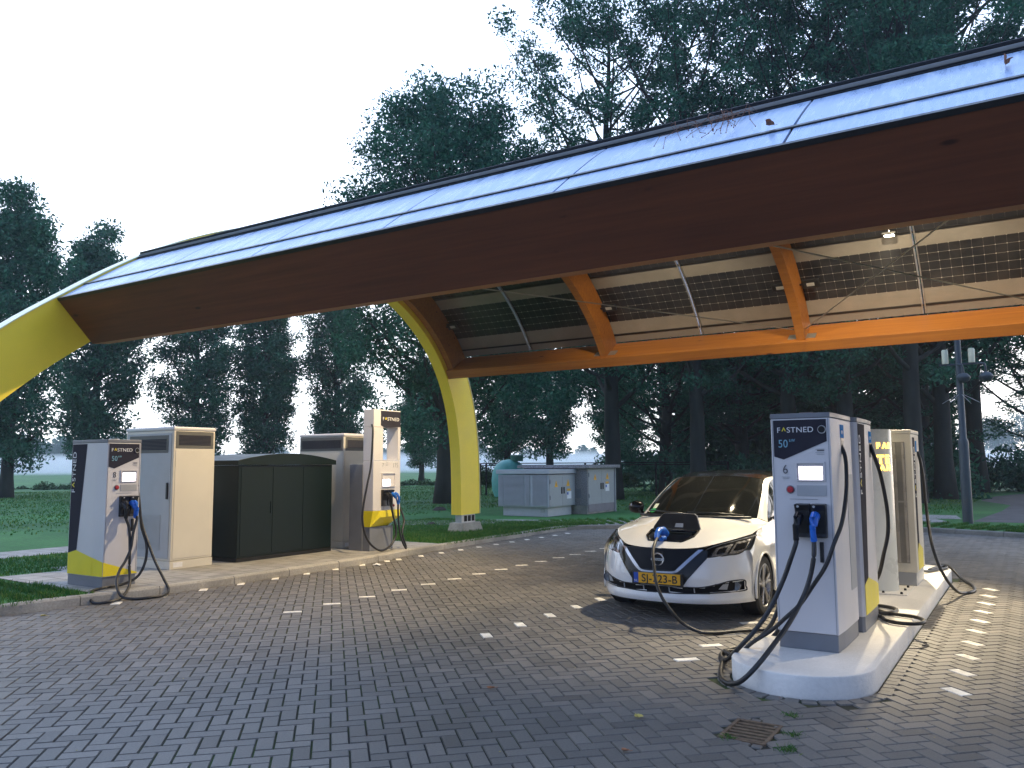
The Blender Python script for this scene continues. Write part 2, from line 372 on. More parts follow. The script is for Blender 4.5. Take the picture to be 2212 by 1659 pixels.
# herringbone clinkers
A = .109; q = 1 / math.sqrt(2); e1 = np.array((q, q)); e2 = np.array((-q, q)); O0 = np.array((-9.4 - .0, 5.87))
ISL = [(-1.585 - .525, 6.58), (-1.585 + .525, 6.58), 12.95]      # island x0, x1 and ends
def in_island(x, y, m=.0):
    if not (-2.11 - m < x < -1.06 + m): return False
    if y < 6.58: return math.hypot(x + 1.585, y - 6.58) < .525 + m
    if y > 12.95: return math.hypot(x + 1.585, y - 12.95) < .525 + m
    return True
DRAIN = (-1.72, -1.43, 4.97, 5.38)
bv, bf, tone, mv, mf = [], [], [], [], []
def brick(c, ax, ay, L, Wd, tn, white=False):
    V, Fc = (mv, mf) if white else (bv, bf)
    k = len(V); g = .0046; b = .0036; dz = [random.gauss(0, .0004) for _ in range(4)]; z = random.gauss(0, .0008)
    for (hl, hw, zz, use) in ((L / 2 - g, Wd / 2 - g, -.010, 0), (L / 2 - g - b, Wd / 2 - g - b, 0, 1)):
        for i, (sx, sy) in enumerate(((-1, -1), (1, -1), (1, 1), (-1, 1))):
            p = c + ax * (sx * hl) + ay * (sy * hw); V.append((p[0], p[1], zz + (z + dz[i] if use else 0)))
    Fc += [(k + 4, k + 5, k + 6, k + 7)] + [(k + i, k + (i + 1) % 4, k + 4 + (i + 1) % 4, k + 4 + i) for i in range(4)]
    if not white: tone.extend([tn] * 5)
LINES = [(-9.40, 'V', 5.87, 10.9), (-9.40, 'V', 11.2, 17.4), (-7.12, 'H', 6.62, 15.4), (-4.70, 'V', 6.71, 13.0), (-2.47, 'H', 6.70, 11.2), (-.715, 'V', 6.80, 12.8)]
cand = []
for i in range(-170, 180):
    for j in range(-60, 70):
        base = np.array((i + 2 * j, i - 2 * j), float)
        for typ, cx, cy in (('H', 1, .5), ('V', .5, 2)):
            p = (base + (cx, cy)) * A; w = O0 + e1 * p[0] + e2 * p[1]
            if -10.9 < w[0] < 5 and -3 < w[1] < 22: cand.append((typ, w))
marks = set()
for X, typ, y0, y1 in LINES:
    y = y0
    while y <= y1:
        best, bd = None, 9
        for n_, (t, w) in enumerate(cand):
            if t == typ:
                d = abs(w[0] - X) * 1.0 + abs(w[1] - y)
                if d < bd: bd, best = d, n_
        marks.add(best); y += .6166
for n_, (typ, w) in enumerate(cand):
    if in_island(w[0], w[1], .14): continue
    if DRAIN[0] - .06 < w[0] < DRAIN[1] + .06 and DRAIN[2] - .06 < w[1] < DRAIN[3] + .06: continue
    if not inside_paving(w[0], w[1]) : continue
    a, b_ = (e1, e2) if typ == 'H' else (e2, e1)
    brick(w, a, b_, 2 * A, A, min(1, max(0, random.gauss(.5, .22))), n_ in marks)
ex, ey = np.array((1., 0.)), np.array((0., 1.))
for k in range(60):            # soldier rows along both sides of the island
    y = 6.62 + k * .107
    if y > 12.9: break
    for xx in (-1.06 + .06, -2.11 - .06): brick(np.array((xx, y)), ey, ex, .106, .105, random.random() * .6 + .2)
for k in range(16):
    a = pi + pi * (k + .5) / 16; c = np.array((-1.585 + .59 * cos(a), 6.58 + .59 * sin(a)))
    brick(c, np.array((-sin(a), cos(a))), np.array((cos(a), sin(a))), .112, .11, random.random() * .6 + .2)
for k in range(4):             # cut bricks round the drain
    brick(np.array((DRAIN[0] + .04 + k * .07, DRAIN[3] + .035)), ex, ey, .07, .06, .4)
    brick(np.array((DRAIN[0] + .04 + k * .07, DRAIN[2] - .035)), ex, ey, .07, .06, .4)
o = fastmesh('paving', bv, bf, MT['paver']); tag(o, kind='structure')
at_ = o.data.attributes.new('tone', 'FLOAT', 'FACE'); at_.data.foreach_set('value', np.array(tone, np.float32)[:len(o.data.polygons)])
o = fastmesh('road_marking', mv, mf, MT['mark']); tag(o, kind='structure')
# kerb stones
def kerb_run(P, M, name):
    mb = MB(); L = 0; seg = [P[0]]
    for a, b in zip(P[:-1], P[1:]):
        L += math.hypot(b[0] - a[0], b[1] - a[1]); seg.append(b)
        if L > .95 or b == P[-1]:
            g = .006; pts = [np.array(p) for p in seg]
            t0 = (pts[1] - pts[0]) / np.linalg.norm(pts[1] - pts[0]); t1 = (pts[-1] - pts[-2]) / np.linalg.norm(pts[-1] - pts[-2])
            pts[0] = pts[0] + t0 * g; pts[-1] = pts[-1] - t1 * g
            prof = [(0, -.02), (.003, .085), (.018, .108), (.13, .108), (.145, .08)]
            k = len(mb.v); n = len(prof); jz = random.gauss(0, .002)
            for i, p in enumerate(pts):
                t = pts[min(i + 1, len(pts) - 1)] - pts[max(i - 1, 0)]; t = t / np.linalg.norm(t); nn = np.array((-t[1], t[0]))
                for d, z in prof: mb.v.append((p[0] + nn[0] * d, p[1] + nn[1] * d, z + jz))
            for i in range(len(pts) - 1):
                for j in range(n - 1): mb.f.append((k + i * n + j, k + (i + 1) * n + j, k + (i + 1) * n + j + 1, k + i * n + j + 1)); mb.mi.append(0)
            mb.f.append(tuple(range(k, k + n))); mb.f.append(tuple(range(k + (len(pts) - 1) * n, k + len(pts) * n))); mb.mi += [0, 0]
            seg = [b]; L = 0
    tag(mb.build(name, M), kind='structure')
def resample(P, d):
    out = [P[0]]; acc = 0
    for a, b in zip(P[:-1], P[1:]):
        L = math.hypot(b[0] - a[0], b[1] - a[1]); n = max(1, int(L / d))
        out += [(a[0] + (b[0] - a[0]) * k / n, a[1] + (b[1] - a[1]) * k / n) for k in range(1, n + 1)]
    return out
i0 = min(range(len(KERB)), key=lambda i: (KERB[i][0] + 9.95) ** 2 + (KERB[i][1] - 18.1) ** 2)
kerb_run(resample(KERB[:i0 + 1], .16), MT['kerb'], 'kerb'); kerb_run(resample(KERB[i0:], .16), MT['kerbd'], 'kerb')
def sheet(name, pts, z, M, zb=None):
    o = MB().add([Vector((x, y, z)) for x, y in pts], [tuple(t) for t in tessellate_polygon([[Vector((x, y, z)) for x, y in pts]])]).build(name, M); tag(o, kind='structure'); return o
kb = [p for p in KB if 5.82 < p[1] < 12.9 and p[0] < -9]
sheet('pavement', [(-11.1, 5.82)] + kb + [(-9.97, 12.9), (-12.9, 12.9), (-12.9, 6.9), (-12.35, 6.8), (-12.5, 5.9)], .106, MT['slab'])
sheet('path', [(-14.95, -9), (-14.95, 14.6), (-14.7, 15.6), (-14.0, 16.5), (-12.8, 17.1), (-11.55, 17.85), (-9.9, 18.75), (-9.0, 19.25), (-6.5, 21.3), (-4, 22.6), (-1.9, 23.9), (-2.4, 25.2), (-5, 24.1), (-7.5, 22.6), (-9.7, 20.7), (-10.8, 20.2), (-12.65, 19.5), (-13.8, 18.5), (-15.04, 17.75), (-15.9, 16.4), (-16.1, 15), (-16.1, -9)], .101, MT['slab'])
sheet('path', [(-2.9, 26.9), (-2.0, 26.95), (-1.75, 25.3), (-2.7, 25.2)], .102, MT['slab'])
sheet('track', [(-1.45, 24.4), (-.95, 30), (-.8, 34), (-1.9, 37.5), (-1.6, 42), (-.5, 46.6), (3, 50), (12, 52), (14, 40), (10, 28), (9, 24.4)], .101, mat('track_dirt', (.085, .08, .08), .95, var=.4, scale=1.5, bump=.8, bscale=9))
# right island
def outline(r, n=14):
    P = [(-1.585 + r * cos(a), 6.58 + r * sin(a)) for a in np.linspace(pi, 2 * pi, n)]
    return P + [(-1.585 + r * cos(a), 12.95 + r * sin(a)) for a in np.linspace(0, pi, n)]
mb = MB(); lev = [(.525, -.02), (.525, .138), (.519, .150), (.506, .155), (.498, .155)]
P = [outline(r_) for r_, z in lev]; n = len(P[0])
for (r_, z), pp in zip(lev, P): mb.v += [(x, y, z) for x, y in pp]
for i in range(len(lev) - 1):
    for j in range(n): mb.f.append((i * n + j, i * n + (j + 1) % n, (i + 1) * n + (j + 1) % n, (i + 1) * n + j)); mb.mi.append(0)
mb.f.append(tuple(range((len(lev) - 1) * n, len(lev) * n))); mb.mi.append(0)
tag(mb.build('traffic_island', MT['conc'], smooth=True), kind='structure')
# drain grate
d = empty('drain_grate', (-1.575, 5.175, 0), 0, 'small rusty drain grate set in the brick paving in front of the island', 'drain')
mb = MB(); w, h = .145, .205
mb.box(-w, w, -h, -h + .02, -.03, .003).box(-w, w, h - .02, h, -.03, .003).box(-w, -w + .02, -h + .02, h - .02, -.03, .0035).box(w - .02, w, -h + .02, h - .02, -.03, .0035); mb.build('grate_frame', mat('rusty_iron', (.16, .11, .07), .75, .3, var=.4, scale=20, bump=.5), d)
mb = MB()
for k in range(6): yy = -h + .045 + k * .058; mb.box(-w + .02, w - .02, yy, yy + .028, -.028, -.003)
mb.build('grate_bar', bpy.data.materials['rusty_iron'], d)
MB().box(-w + .02, w - .02, -h + .02, h - .02, -.0215, -.0205).build('grate_pit', MT['blackgap'], d)
# ================================================================ CANOPY
OUT = [(3.3, .45), (3.75, 1.6), (4.35, 2.6), (5.2, 3.41), (5.97, 4.0), (6.83, 4.61), (7.76, 5.16), (8.74, 5.60), (9.7, 5.92), (10.7, 6.1), (11.7, 6.13), (12.7, 5.97), (13.6, 5.62), (14.4, 5.10), (15.0, 4.52), (15.4, 3.95), (15.65, 3.42), (15.83, 2.85), (15.96, 2.1), (16.01, 1.3), (16.02, .5)]
D = np.array(cat_rom(OUT, 14))
for _ in range(6): D[2:-2] = (D[1:-3] + D[2:-2] * 2 + D[3:-1]) / 4
SL = np.concatenate([[0], np.cumsum(np.hypot(*np.diff(D, axis=0).T))])
def CP(s, off=0):
    y = np.interp(s, SL, D[:, 0]); z = np.interp(s, SL, D[:, 1])
    y2, z2 = np.interp(s + .05, SL, D[:, 0]), np.interp(s + .05, SL, D[:, 1]); y1, z1 = np.interp(s - .05, SL, D[:, 0]), np.interp(s - .05, SL, D[:, 1])
    t = np.array((y2 - y1, z2 - z1)); t /= np.linalg.norm(t); nrm = np.array((-t[1], t[0]))   # nrm points up/outwards
    return y + nrm[0] * off, z + nrm[1] * off
# s of the near beam top edge
S0 = SL[np.argmin((D[:, 0] - 5.97) ** 2 + (D[:, 1] - 4.0) ** 2)]; DS = S0 - 4.57
SF = SL[np.argmin((D[:, 0] - 15.26) ** 2 + (D[:, 1] - 4.14) ** 2)]; K = (SF - S0) / (15.04 - 4.57)
def sm(s): return S0 + (s - 4.57) * K
XA = -11.2; RIBX = [-11.1 + 3.87 * k for k in range(6)]; XE = RIBX[-1] + .1
can = empty('charging_canopy', (0, 0, 0), 0, 'long timber canopy with a curved solar roof carried on yellow arches over the charging bays', 'canopy')
def band(x0, x1, s0, s1, o0, o1, step=.15):
    mb = MB(); n = max(2, int((s1 - s0) / step)); ring = []
    for k in range(n + 1):
        s = s0 + (s1 - s0) * k / n; a, b = CP(s, o0), CP(s, o1)
        mb.v += [(x0, *a), (x1, *a), (x1, *b), (x0, *b)]
    for k in range(n):
        for j in range(4): mb.f.append((k * 4 + j, k * 4 + (j + 1) % 4, (k + 1) * 4 + (j + 1) % 4, (k + 1) * 4 + j)); mb.mi.append(0)
    mb.f += [(0, 1, 2, 3), (n * 4, n * 4 + 1, n * 4 + 2, n * 4 + 3)]; mb.mi += [0, 0]
    return mb
for xa in (XA - .28, XE):
    band(xa, xa + .28, 0, SL[-1], -.72, .02).build('arch', MT['yellow'], can, smooth=True)
    tr_ = band(xa - .015, xa + .295, 0, SL[-1], .021, .035).build('arch_cap', MT['capy'], can, smooth=True)
    for (yc, zz) in ((15.66, .5), (3.65, .45)):
        MB().box(xa + .05, xa + .23, yc - .27, yc + .27, .30, zz + .06).build('steel_foot', MT['metal'], can, bevel=.004)
        mb = MB()
        for k in range(3): mb.box(xa + .228, xa + .236, yc - .17 + k * .15, yc - .17 + k * .15 + .11, .335, .47)
        mb.build('foot_opening', MT['blackgap'], can)
        mb = MB(); a, b = .36, .44
        mb.add([(xa + .14 - .26, yc - .42, 0), (xa + .14 + .26, yc - .42, 0), (xa + .14 + .26, yc + .42, 0), (xa + .14 - .26, yc + .42, 0), (xa + .14 - .2, yc - .34, .31), (xa + .14 + .2, yc - .34, .31), (xa + .14 + .2, yc + .34, .31), (xa + .14 - .2, yc + .34, .31)],
               [(0, 3, 2, 1), (4, 5, 6, 7), (0, 1, 5, 4), (1, 2, 6, 5), (2, 3, 7, 6), (3, 0, 4, 7)]).build('footing', MT['foot'], can, bevel=.02)
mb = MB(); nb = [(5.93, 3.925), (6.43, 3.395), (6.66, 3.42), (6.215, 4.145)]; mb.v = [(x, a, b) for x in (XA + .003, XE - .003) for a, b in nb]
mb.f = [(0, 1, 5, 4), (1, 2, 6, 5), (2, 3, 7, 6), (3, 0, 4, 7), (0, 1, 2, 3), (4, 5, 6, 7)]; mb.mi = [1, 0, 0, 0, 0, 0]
mb.build('beam', [MT['wood'], MT['wood_dark']], can)
band(XA + .003, XE - .003, sm(15.04), sm(15.04) + .24, -.69, -.03, .3).build('beam', MT['wood'], can, bevel=.008)
for x in RIBX: band(x - .075 + (.0 if x > -11 else .0), x + .075, sm(4.83), sm(15.04) - .004, -.62, -.06, .12).build('rib', MT['wood'], can, smooth=True)
band(XA + .004, XE - .004, sm(4.485), sm(4.535), -.035, .010).build('eave_trim', MT['black'], can)
rows = [(4.97, 5.88), (5.99, 7.42), (7.46, 8.92), (8.96, 10.42), (10.46, 11.9), (11.94, 13.36), (13.40, 14.83)]
CW = (XE - XA) / 10
def panel_mesh(s0, s1, kind):
    mb = MB(); n = max(2, int((s1 - s0) / .12)); a, b = sm(s0), sm(s1); x0, x1 = .012, CW - .012; uv = []
    for k in range(n + 1):
        s = a + (b - a) * k / n
        mb.v += [(x0, *CP(s, -.02)), (x1, *CP(s, -.02)), (x1, *CP(s, .0)), (x0, *CP(s, .0))]
    for k in range(n):
        i, j = k * 4, k * 4 + 4
        for q_, (p0, p1) in enumerate(((0, 1), (1, 2), (2, 3), (3, 0))): mb.f.append((i + p0, i + p1, j + p1, j + p0)); mb.mi.append(1 if q_ == 0 else 0)
    mb.f += [(0, 1, 2, 3), (n * 4, n * 4 + 1, n * 4 + 2, n * 4 + 3)]; mb.mi += [0, 0]
    me = bpy.data.meshes.new('solar_panel'); me.from_pydata(mb.v, [], mb.f)
    me.materials.append(MT['pvt']); me.materials.append(MT['pvu'] if kind else MT['strip']); me.polygons.foreach_set('material_index', mb.mi)
    bm = bmesh.new(); bm.from_mesh(me); bmesh.ops.recalc_face_normals(bm, faces=bm.faces)
    uvl = bm.loops.layers.uv.new('uv'); bm.verts.ensure_lookup_table()
    for f_ in bm.faces:
        for l in f_.loops:
            k = l.vert.index // 4; s = (b - a) * k / n
            l[uvl].uv = (l.vert.co.x + (15.8 if s0 < 13 else 0), s - (.29 if s0 > 5.5 else 0.02))
    bm.to_mesh(me); bm.free()
    return me
for s0, s1 in rows:
    me = panel_mesh(s0, s1, True)
    for k in range(10):
        o = bpy.data.objects.new('solar_panel', me); COL.objects.link(o); o.parent = can; o.location = (XA + CW * k, 0, 0)
for s0, s1 in ((4.545, 4.93), (14.87, 15.02)):
    me = panel_mesh(s0, s1, False)
    for k in range(10):
        o = bpy.data.objects.new('glass_strip', me); COL.objects.link(o); o.parent = can; o.location = (XA + CW * k, 0, 0)
for i, s in enumerate((4.93, 5.88, 7.42, 8.92, 10.42, 11.9, 13.36, 14.83)):
    wd = .02 if i == 1 else .05 if i == 0 else .04
    band(XA + .01, XE - .01, sm(s) + .001, sm(s) + wd - .002, -.03, .012 if i else .014).build('seal_strip', MT['black'], can)
band(XA + .01, XE - .01, sm(5.905), sm(5.925), -.02, .026).build('roof_rail', MT['black'], can)
band(XA + .01, XE - .01, sm(5.945), sm(5.96), -.02, .052).build('roof_rail', MT['lgrey'], can)
band(XA + .01, XE - .01, sm(5.975), sm(5.985), -.02, .082).build('roof_rail', MT['black'], can)
for k in range(1, 10):
    if k % 2: 
        for dx in (-.03, .012):
            band(XA + CW * k + dx, XA + CW * k + dx + .02, sm(4.9), sm(15.0), -.055, -.022).build('panel_bar', MT['metal'], can)
for k in range(1, 5):     # diagonal wind rods, straight from beam to beam
    a, b = RIBX[k] + .1, RIBX[k + 1] - .1
    for xa, xb in ([(a, b)] if k == 1 else [(a, b), (b, a)]):
        MB().tube([(xa, 6.72, 4.02), (xb, 14.72, 4.0)], .009, 6).build('wind_rod', MT['wire'], can, smooth=True)
for x in RIBX[1:5]:
    for sg in (-1, 1):
        y0, z0 = CP(sm(15.04) - .012, -.50)
        band(x + sg * .076 + (0 if sg > 0 else -.16), x + sg * .076 + (.16 if sg > 0 else 0), sm(15.04) - .014, sm(15.04) - .004, -.58, -.40).build('rod_bracket', MT['metal'], can)
# floodlights on the ribs
def floodlight(x, s, side, lit=False):
    y, z = CP(sm(s), -.20); 
    o = empty('floodlight', (x, y, z)); o.parent = can; o['label'] = 'small black floodlight with a pale lens'
    mb = MB(); mb.box(-.15, .15, -.085, .085, -.022, .03); h = mb.build('lamp_housing', MT['black'], o, bevel=.02)
    mb = MB(); mb.box(-.065, .065, -.032, .032, -.028, -.0225); l = mb.build('lamp_lens', MT['lamp'] if lit else MT['lampoff'], o)
    mb = MB(); mb.box(-.185 if side > 0 else .15, -.15 if side > 0 else .185, -.015, .015, -.01, .01); mb.build('lamp_bracket', MT['black'], o)
    t = (CP(sm(s) + .05)[0] - CP(sm(s) - .05)[0], CP(sm(s) + .05)[1] - CP(sm(s) - .05)[1]); o.rotation_euler = (math.atan2(t[1], t[0]), 0, 0)
for k, x in enumerate(RIBX):
    if k > 0: floodlight(x - .26, 14.06, -1)
    if k < 5: floodlight(x + .26, 14.06, 1)
def spot(name, loc, tgt, watts, col=(1, .84, .58), size=75, rad=.05):
    L = bpy.data.lights.new(name, 'SPOT'); L.energy = watts; L.color = col; L.spot_size = radians(size); L.spot_blend = .8; L.shadow_soft_size = rad
    o = bpy.data.objects.new(name, L); COL.objects.link(o); o.parent = can; o.location = loc
    o.rotation_euler = (Vector(tgt) - Vector(loc)).to_track_quat('-Z', 'Y').to_euler()
def lit_lamp(x, s, tgt, watts, off=-.26, size=110, col=(1, .84, .58)):
    y, z = CP(sm(s), off); o = empty('floodlight', (x, y, z)); o.parent = can; o['label'] = 'lit floodlight under the roof, some of these added out of view'
    MB().box(-.11, .11, -.08, .08, .0, .05).build('lamp_housing', MT['black'], o, bevel=.015)
    MB().box(-.07, .07, -.05, .05, -.006, -.001).build('lamp_lens', MT['lamp'], o)
    MB().box(-.012, .012, -.012, .012, .051, -off - .03).build('lamp_bracket', MT['metal'], o)
    d_ = (Vector(tgt) - Vector((x, y, z))).normalized()
    spot('lamp_light', (x, y + d_.y * .05, z - .05), tgt, watts, size=size, col=col)
lit_lamp(-1.75, 13.3, (-1.9, 10.8, 0), 2300, size=58, off=-.12)
lit_lamp(-3.1, 10.6, (-3.6, 9.1, .9), 1300, size=50)  # unseen lamp, added to brighten the car's hood
lit_lamp(.75, 9.4, (-1.3, 9.0, 0), 600, size=70)
lit_lamp(-1.5, 10.3, (-1.2, 14.8, 3.3), 800, size=95)  # unseen lamp, added to light the far beam
lit_lamp(-5.4, 10.3, (-5.4, 14.8, 3.3), 380, size=95)  # another one added out of view, for the beam further left
lit_lamp(-7.45, 9.7, (-10.4, 8.8, .9), 1500, size=120, col=(1, .78, .48))
# dried weed hanging over the roof edge and a dead leaf
mb = MB()
for k in range(16):
    x = -2.75 + random.random() * .9; p = [(x, *CP(sm(5.75), .03))]; dx = random.uniform(-.05, .05)
    for j in range(1, 7): p.append((x + dx * j + random.gauss(0, .012), *CP(sm(5.75 - .13 * j * random.uniform(.6, 1)), .05 + .12 * sin(j * .5) * random.random())))
    mb.tube(p, .0022, 4)
    for pp in p[3:]: mb.lathe([(0, -.008), (.006, 0), (0, .008)], pp, n=5)
tag(mb.build('dried_weed', mat('dry_stalk', (.20, .09, .05), .9)), 'brown dried weed stalks trailing over the solar roof edge', 'weed')
def leaf_thing(loc, s, M, label, rz=0, tilt=.25):
    mb = MB(); out = []
    for k in range(14):
        a = 2 * pi * k / 14; rr = s * (.75 + .25 * cos(3 * a)) * (1 if k % 2 else .82); out.append((rr * cos(a), rr * .7 * sin(a), .01 + s * .35 * abs(sin(a)) * tilt * 2))
    mb.add([(0, 0, .004)] + out, [(0, k + 1, (k + 1) % 14 + 1) for k in range(14)]); mb.tube([(s * .8, 0, .006), (s * 1.3, .1 * s, .01)], .0015, 4)
    o = mb.build('fallen_leaf', M); o.location = loc; o.rotation_euler = (0, 0, rz); return tag(o, label, 'leaf', 'fallen leaves')
YL = mat('leaf_yellow', (.42, .34, .08), .7, var=.3, scale=30); BL = mat('leaf_brown', (.30, .12, .05), .7, var=.3, scale=30)
o = leaf_thing((-1.62, *CP(sm(5.05), .03)), .05, BL, 'curled brown dead leaf lying on the solar roof', .5, 1.2); o.rotation_euler = (.8, 0, .5)
o = leaf_thing((-.02, *CP(sm(5.35), .03)), .06, BL, 'dead leaf cluster stuck high on the roof at the right edge', 1.5, 1.2); o.rotation_euler = (.7, 0, 1.5)
leaf_thing((-3.47, 5.11, .004), .045, BL, 'orange-brown leaf on the bricks in the middle foreground', 1)
leaf_thing((-2.27, 5.05, .004), .055, YL, 'yellow-green leaf on the bricks left of the drain grate', 2.2)
leaf_thing((-2.08, 4.43, .004), .035, BL, 'small brown leaf at the bottom edge left of the drain', .3)
leaf_thing((-9.35, 4.95, .004), .05, YL, 'pale yellow leaf against the left kerb', .9)
# ================================================================ CHARGERS
def logo(parent, x0, x1, h, z, y, M=None, fn=None, name='logo'):
    """FASTNED wordmark with the yellow caret; fn maps (a, b)->origin, directions"""
    w = x1 - x0; sz = h / .70; ex, ez, org = fn
    def fr(a, b): return frame(Vector(org) + Vector(ex) * a + Vector(ez) * b, ex, ez)
    f = w / 7.0
    tF = text(name, 'F', sz, fr(x0, z), parent, M or MT['lwhite'])
    wF = max(v.co.dot(Vector(ex)) for v in tF.data.vertices) - min(v.co.dot(Vector(ex)) for v in tF.data.vertices)
    n = Vector(ex).cross(Vector(ez))
    ax = x0 + f * .95
    def P(a, b, d): return tuple(Vector(org) + Vector(ex) * (x0 + a) + Vector(ez) * (z + b) + n * d)
    cw, t = f * .85, f * .2
    MB().prism([(ax - x0, 0 + h * .25), (ax - x0 + cw / 2, h * 1.05), (ax - x0 + cw, h * .25), (ax - x0 + cw - t, h * .25), (ax - x0 + cw / 2, h * .72), (ax - x0 + t, h * .25)], P, -.001, .0015).build('logo_caret', MT['chev'], parent)
    o = text(name, 'STNED', sz, Matrix(), parent, M or MT['lwhite'])
    xs = [v.co.x for v in o.data.vertices]; k = (w - f * 1.95) / (max(xs) - min(xs)); x00 = min(xs)
    for v in o.data.vertices: v.co.x = (v.co.x - x00) * k
    o.data.transform(fr(x0 + f * 1.98, z))
def plug(parent, p, col, lean=0, s=1.0):
    """EV connector hanging in its holster: body, loop handle; p = top of nozzle, local; faces -y"""
    g = bpy.data.objects.new('connector', None)
    mb = MB(); x, y, z = p
    mb.tube([(x, y + .05, z), (x, y + .0, z - .005), (x + lean * .1, y - .045, z - .03), (x + lean * .4, y - .06, z - .08)], [.034 * s, .034 * s, .032 * s, .024 * s], 12)
    mb.tube([(x + lean * .2, y - .05, z + .02), (x + lean * .4, y - .095, z - .01), (x + lean * .7, y - .11, z - .07), (x + lean, y - .095, z - .14), (x + lean, y - .075, z - .19)], [.017 * s, .019 * s, .020 * s, .020 * s, .024 * s], 10)
    mb.tube([(x + lean * .4, y - .055, z - .06), (x + lean * .7, y - .06, z - .12), (x + lean, y - .07, z - .18)], [.014 * s, .014 * s, .02 * s], 8)
    mb.build('connector', col, parent, smooth=True)
    return (x + lean, y - .075, z - .19)
def terra(loc, rz, number, label, brand_side, cable_side=None, rear=None):
    t = empty('fast_charger', loc, rz, label, 'charger', 'charging posts')
    W2, Dp, H = .235, .83, 1.90; y0, y1 = -Dp / 2, Dp / 2
    plan = [(-W2, y0), (W2, y0), (W2 + .012, y0 + .22), (W2 + .012, y1 - .03), (W2 - .01, y1), (-W2 + .01, y1), (-W2 - .012, y1 - .03), (-W2 - .012, y0 + .22)]
    F3 = lambda a, b, d: (a, b, d)
    MB().prism([(a * .97, b * .97) for a, b in plan], F3, 0, .135).build('plinth', MT['mgrey'], t, bevel=.004)
    MB().prism(plan, F3, .137, 1.855).build('housing', MT['white'], t, bevel=.006)
    MB().prism([(a * 1.012, b * 1.006) for a, b in plan], F3, 1.857, H).build('cap', MT['mgrey'], t, bevel=.006)
    MB().lathe([(0, H + .018), (.055, H + .018), (.07, H + .006), (.07, H), (0, H)], (0, y0 + .25, 0)).build('roof_vent', MT['metal'], t, smooth=True)
    yf = y0 - .002
    Pf = lambda a, b, d: (a, yf - d, b)
    # header, screen, reader, button
    MB().prism([(-.213, 1.845), (-.213, 1.545), (-.137, 1.52), (.208, 1.665), (.208, 1.845)], Pf, 0, .0015).build('front_header', MT['dgrey'], t)
    fr = ((1, 0, 0), (0, 0, 1), (0, yf - .003, 0))
    logo(t, -.185, .105, .044, 1.742, 0, fn=fr)
    text('power_text', '50', .092, frame((-.178, yf - .003, 1.620), (1, 0, 0), (0, 0, 1)), t, MT['lcyan'], sx=.85)
    text('power_text', 'kW', .034, frame((-.088, yf - .003, 1.665), (1, 0, 0), (0, 0, 1)), t, MT['lcyan'], sx=.9)
    MB().lathe([(0, 0), (.026, 0), (.030, .004), (.030, .012), (0, .012)], (.17, yf - .012, 1.762), 'y').build('lamp_sensor', MT['blackgap'], t)
    MB().lathe([(.026, .001), (.031, -.002), (.034, .004)], (.174, yf - .012, 1.760), 'y').build('sensor_ring', MT['lgrey'], t)
    text('number_text', number, .105, frame((-.150, yf - .001, 1.405), (1, 0, 0), (0, 0, 1)), t, MT['lgreyt'], sx=.85)
    for k, w in enumerate((.065, .05)): MB().box(-.125 - w / 2, -.125 + w / 2, yf - .0015, yf, 1.375 - k * .012, 1.379 - k * .012).build('caption_line', MT['lgrey'], t)
    for k, w in enumerate((.07, .055, .07, .06)): MB().box(.185 - w, .185, yf - .0015, yf, 1.60 - k * .014, 1.604 - k * .014 + (.006 if k == 1 else 0)).build('caption_line', MT['lgreyt'] if k == 1 else MT['lgrey'], t)
    MB().box(-.10, .12, yf - .0015, yf, 1.196, 1.199).build('caption_line', MT['mgrey'], t)
    # recessed screen: bezel frame proud of the face with sloped screen
    mb = MB(); X0, X1, Z0, Z1 = -.045, .185, 1.345, 1.500
    for a, b, c, d_ in ((X0, X1, Z1 - .012, Z1), (X0, X1, Z0, Z0 + .006), (X0, X0 + .012, Z0 + .006, Z1 - .012), (X1 - .010, X1, Z0 + .006, Z1 - .012)): mb.box(a, b, yf - .010, yf, c, d_)
    mb.build('screen_bezel', MT['white'], t)
    MB().box(X0 + .013, X1 - .011, yf - .003, yf - .001, Z0 + .007, Z1 - .013).build('screen_surround', MT['lgrey'], t)
    MB().box(-.018, .165, yf - .0065, yf - .0035, 1.355, 1.462).build('screen', MT['screen'], t, bevel=.002)
    MB().box(-.04, .19, yf - .003, yf, 1.225, 1.31).build('card_reader', MT['lgrey'], t)
    MB().lathe([(0, -.022), (.022, -.020), (.027, -.010), (.027, 0)], (-.092, yf, 1.275), 'y').build('stop_button', MT['red'], t, smooth=True)
    MB().lathe([(.028, -.004), (.034, -.003), (.034, 0)], (-.092, yf, 1.275), 'y').build('button_collar', MT['mgrey'], t)
    # holster with two bays
    mb = MB()
    for a in (-.055, .070):
        mb.prism([(0, 0), (0, .27), (.075, .262), (.045, .215), (.03, .10), (.05, 0)], lambda q_, z_, d_, a=a: (a + d_, yf - q_, .895 + z_), 0, .118)
    mb.build('holster', MT['black'], t, bevel=.006)
    for a in (-.055, .070):
        MB().box(a + .012, a + .106, yf - .048, yf - .034, .93, 1.105).build('holster_socket', MT['blackgap'], t)
        MB().lathe([(0, 0), (.010, 0), (.010, .002), (0, .002)], (a + .03, yf - .0725, 1.142), 'y').build('holster_badge', MT['lgrey'], t)
    MB().box(-.006 + .13, .016 + .135, yf - .030, yf, .70, .86).build('cable_hook', MT['black'], t, bevel=.003)
    for sx in (-1, 1): MB().box(sx * W2 * .94 - .0015, sx * W2 * .94 + .0015, yf - .001, yf + .001, .14, 1.85).build('door_seam', MT['mgrey'], t)
    pa = plug(t, (-.02, yf - .055, 1.07), MT['black'], -.01); pb = plug(t, (.105, yf - .055, 1.07), MT['blue'], .0, 1.15)
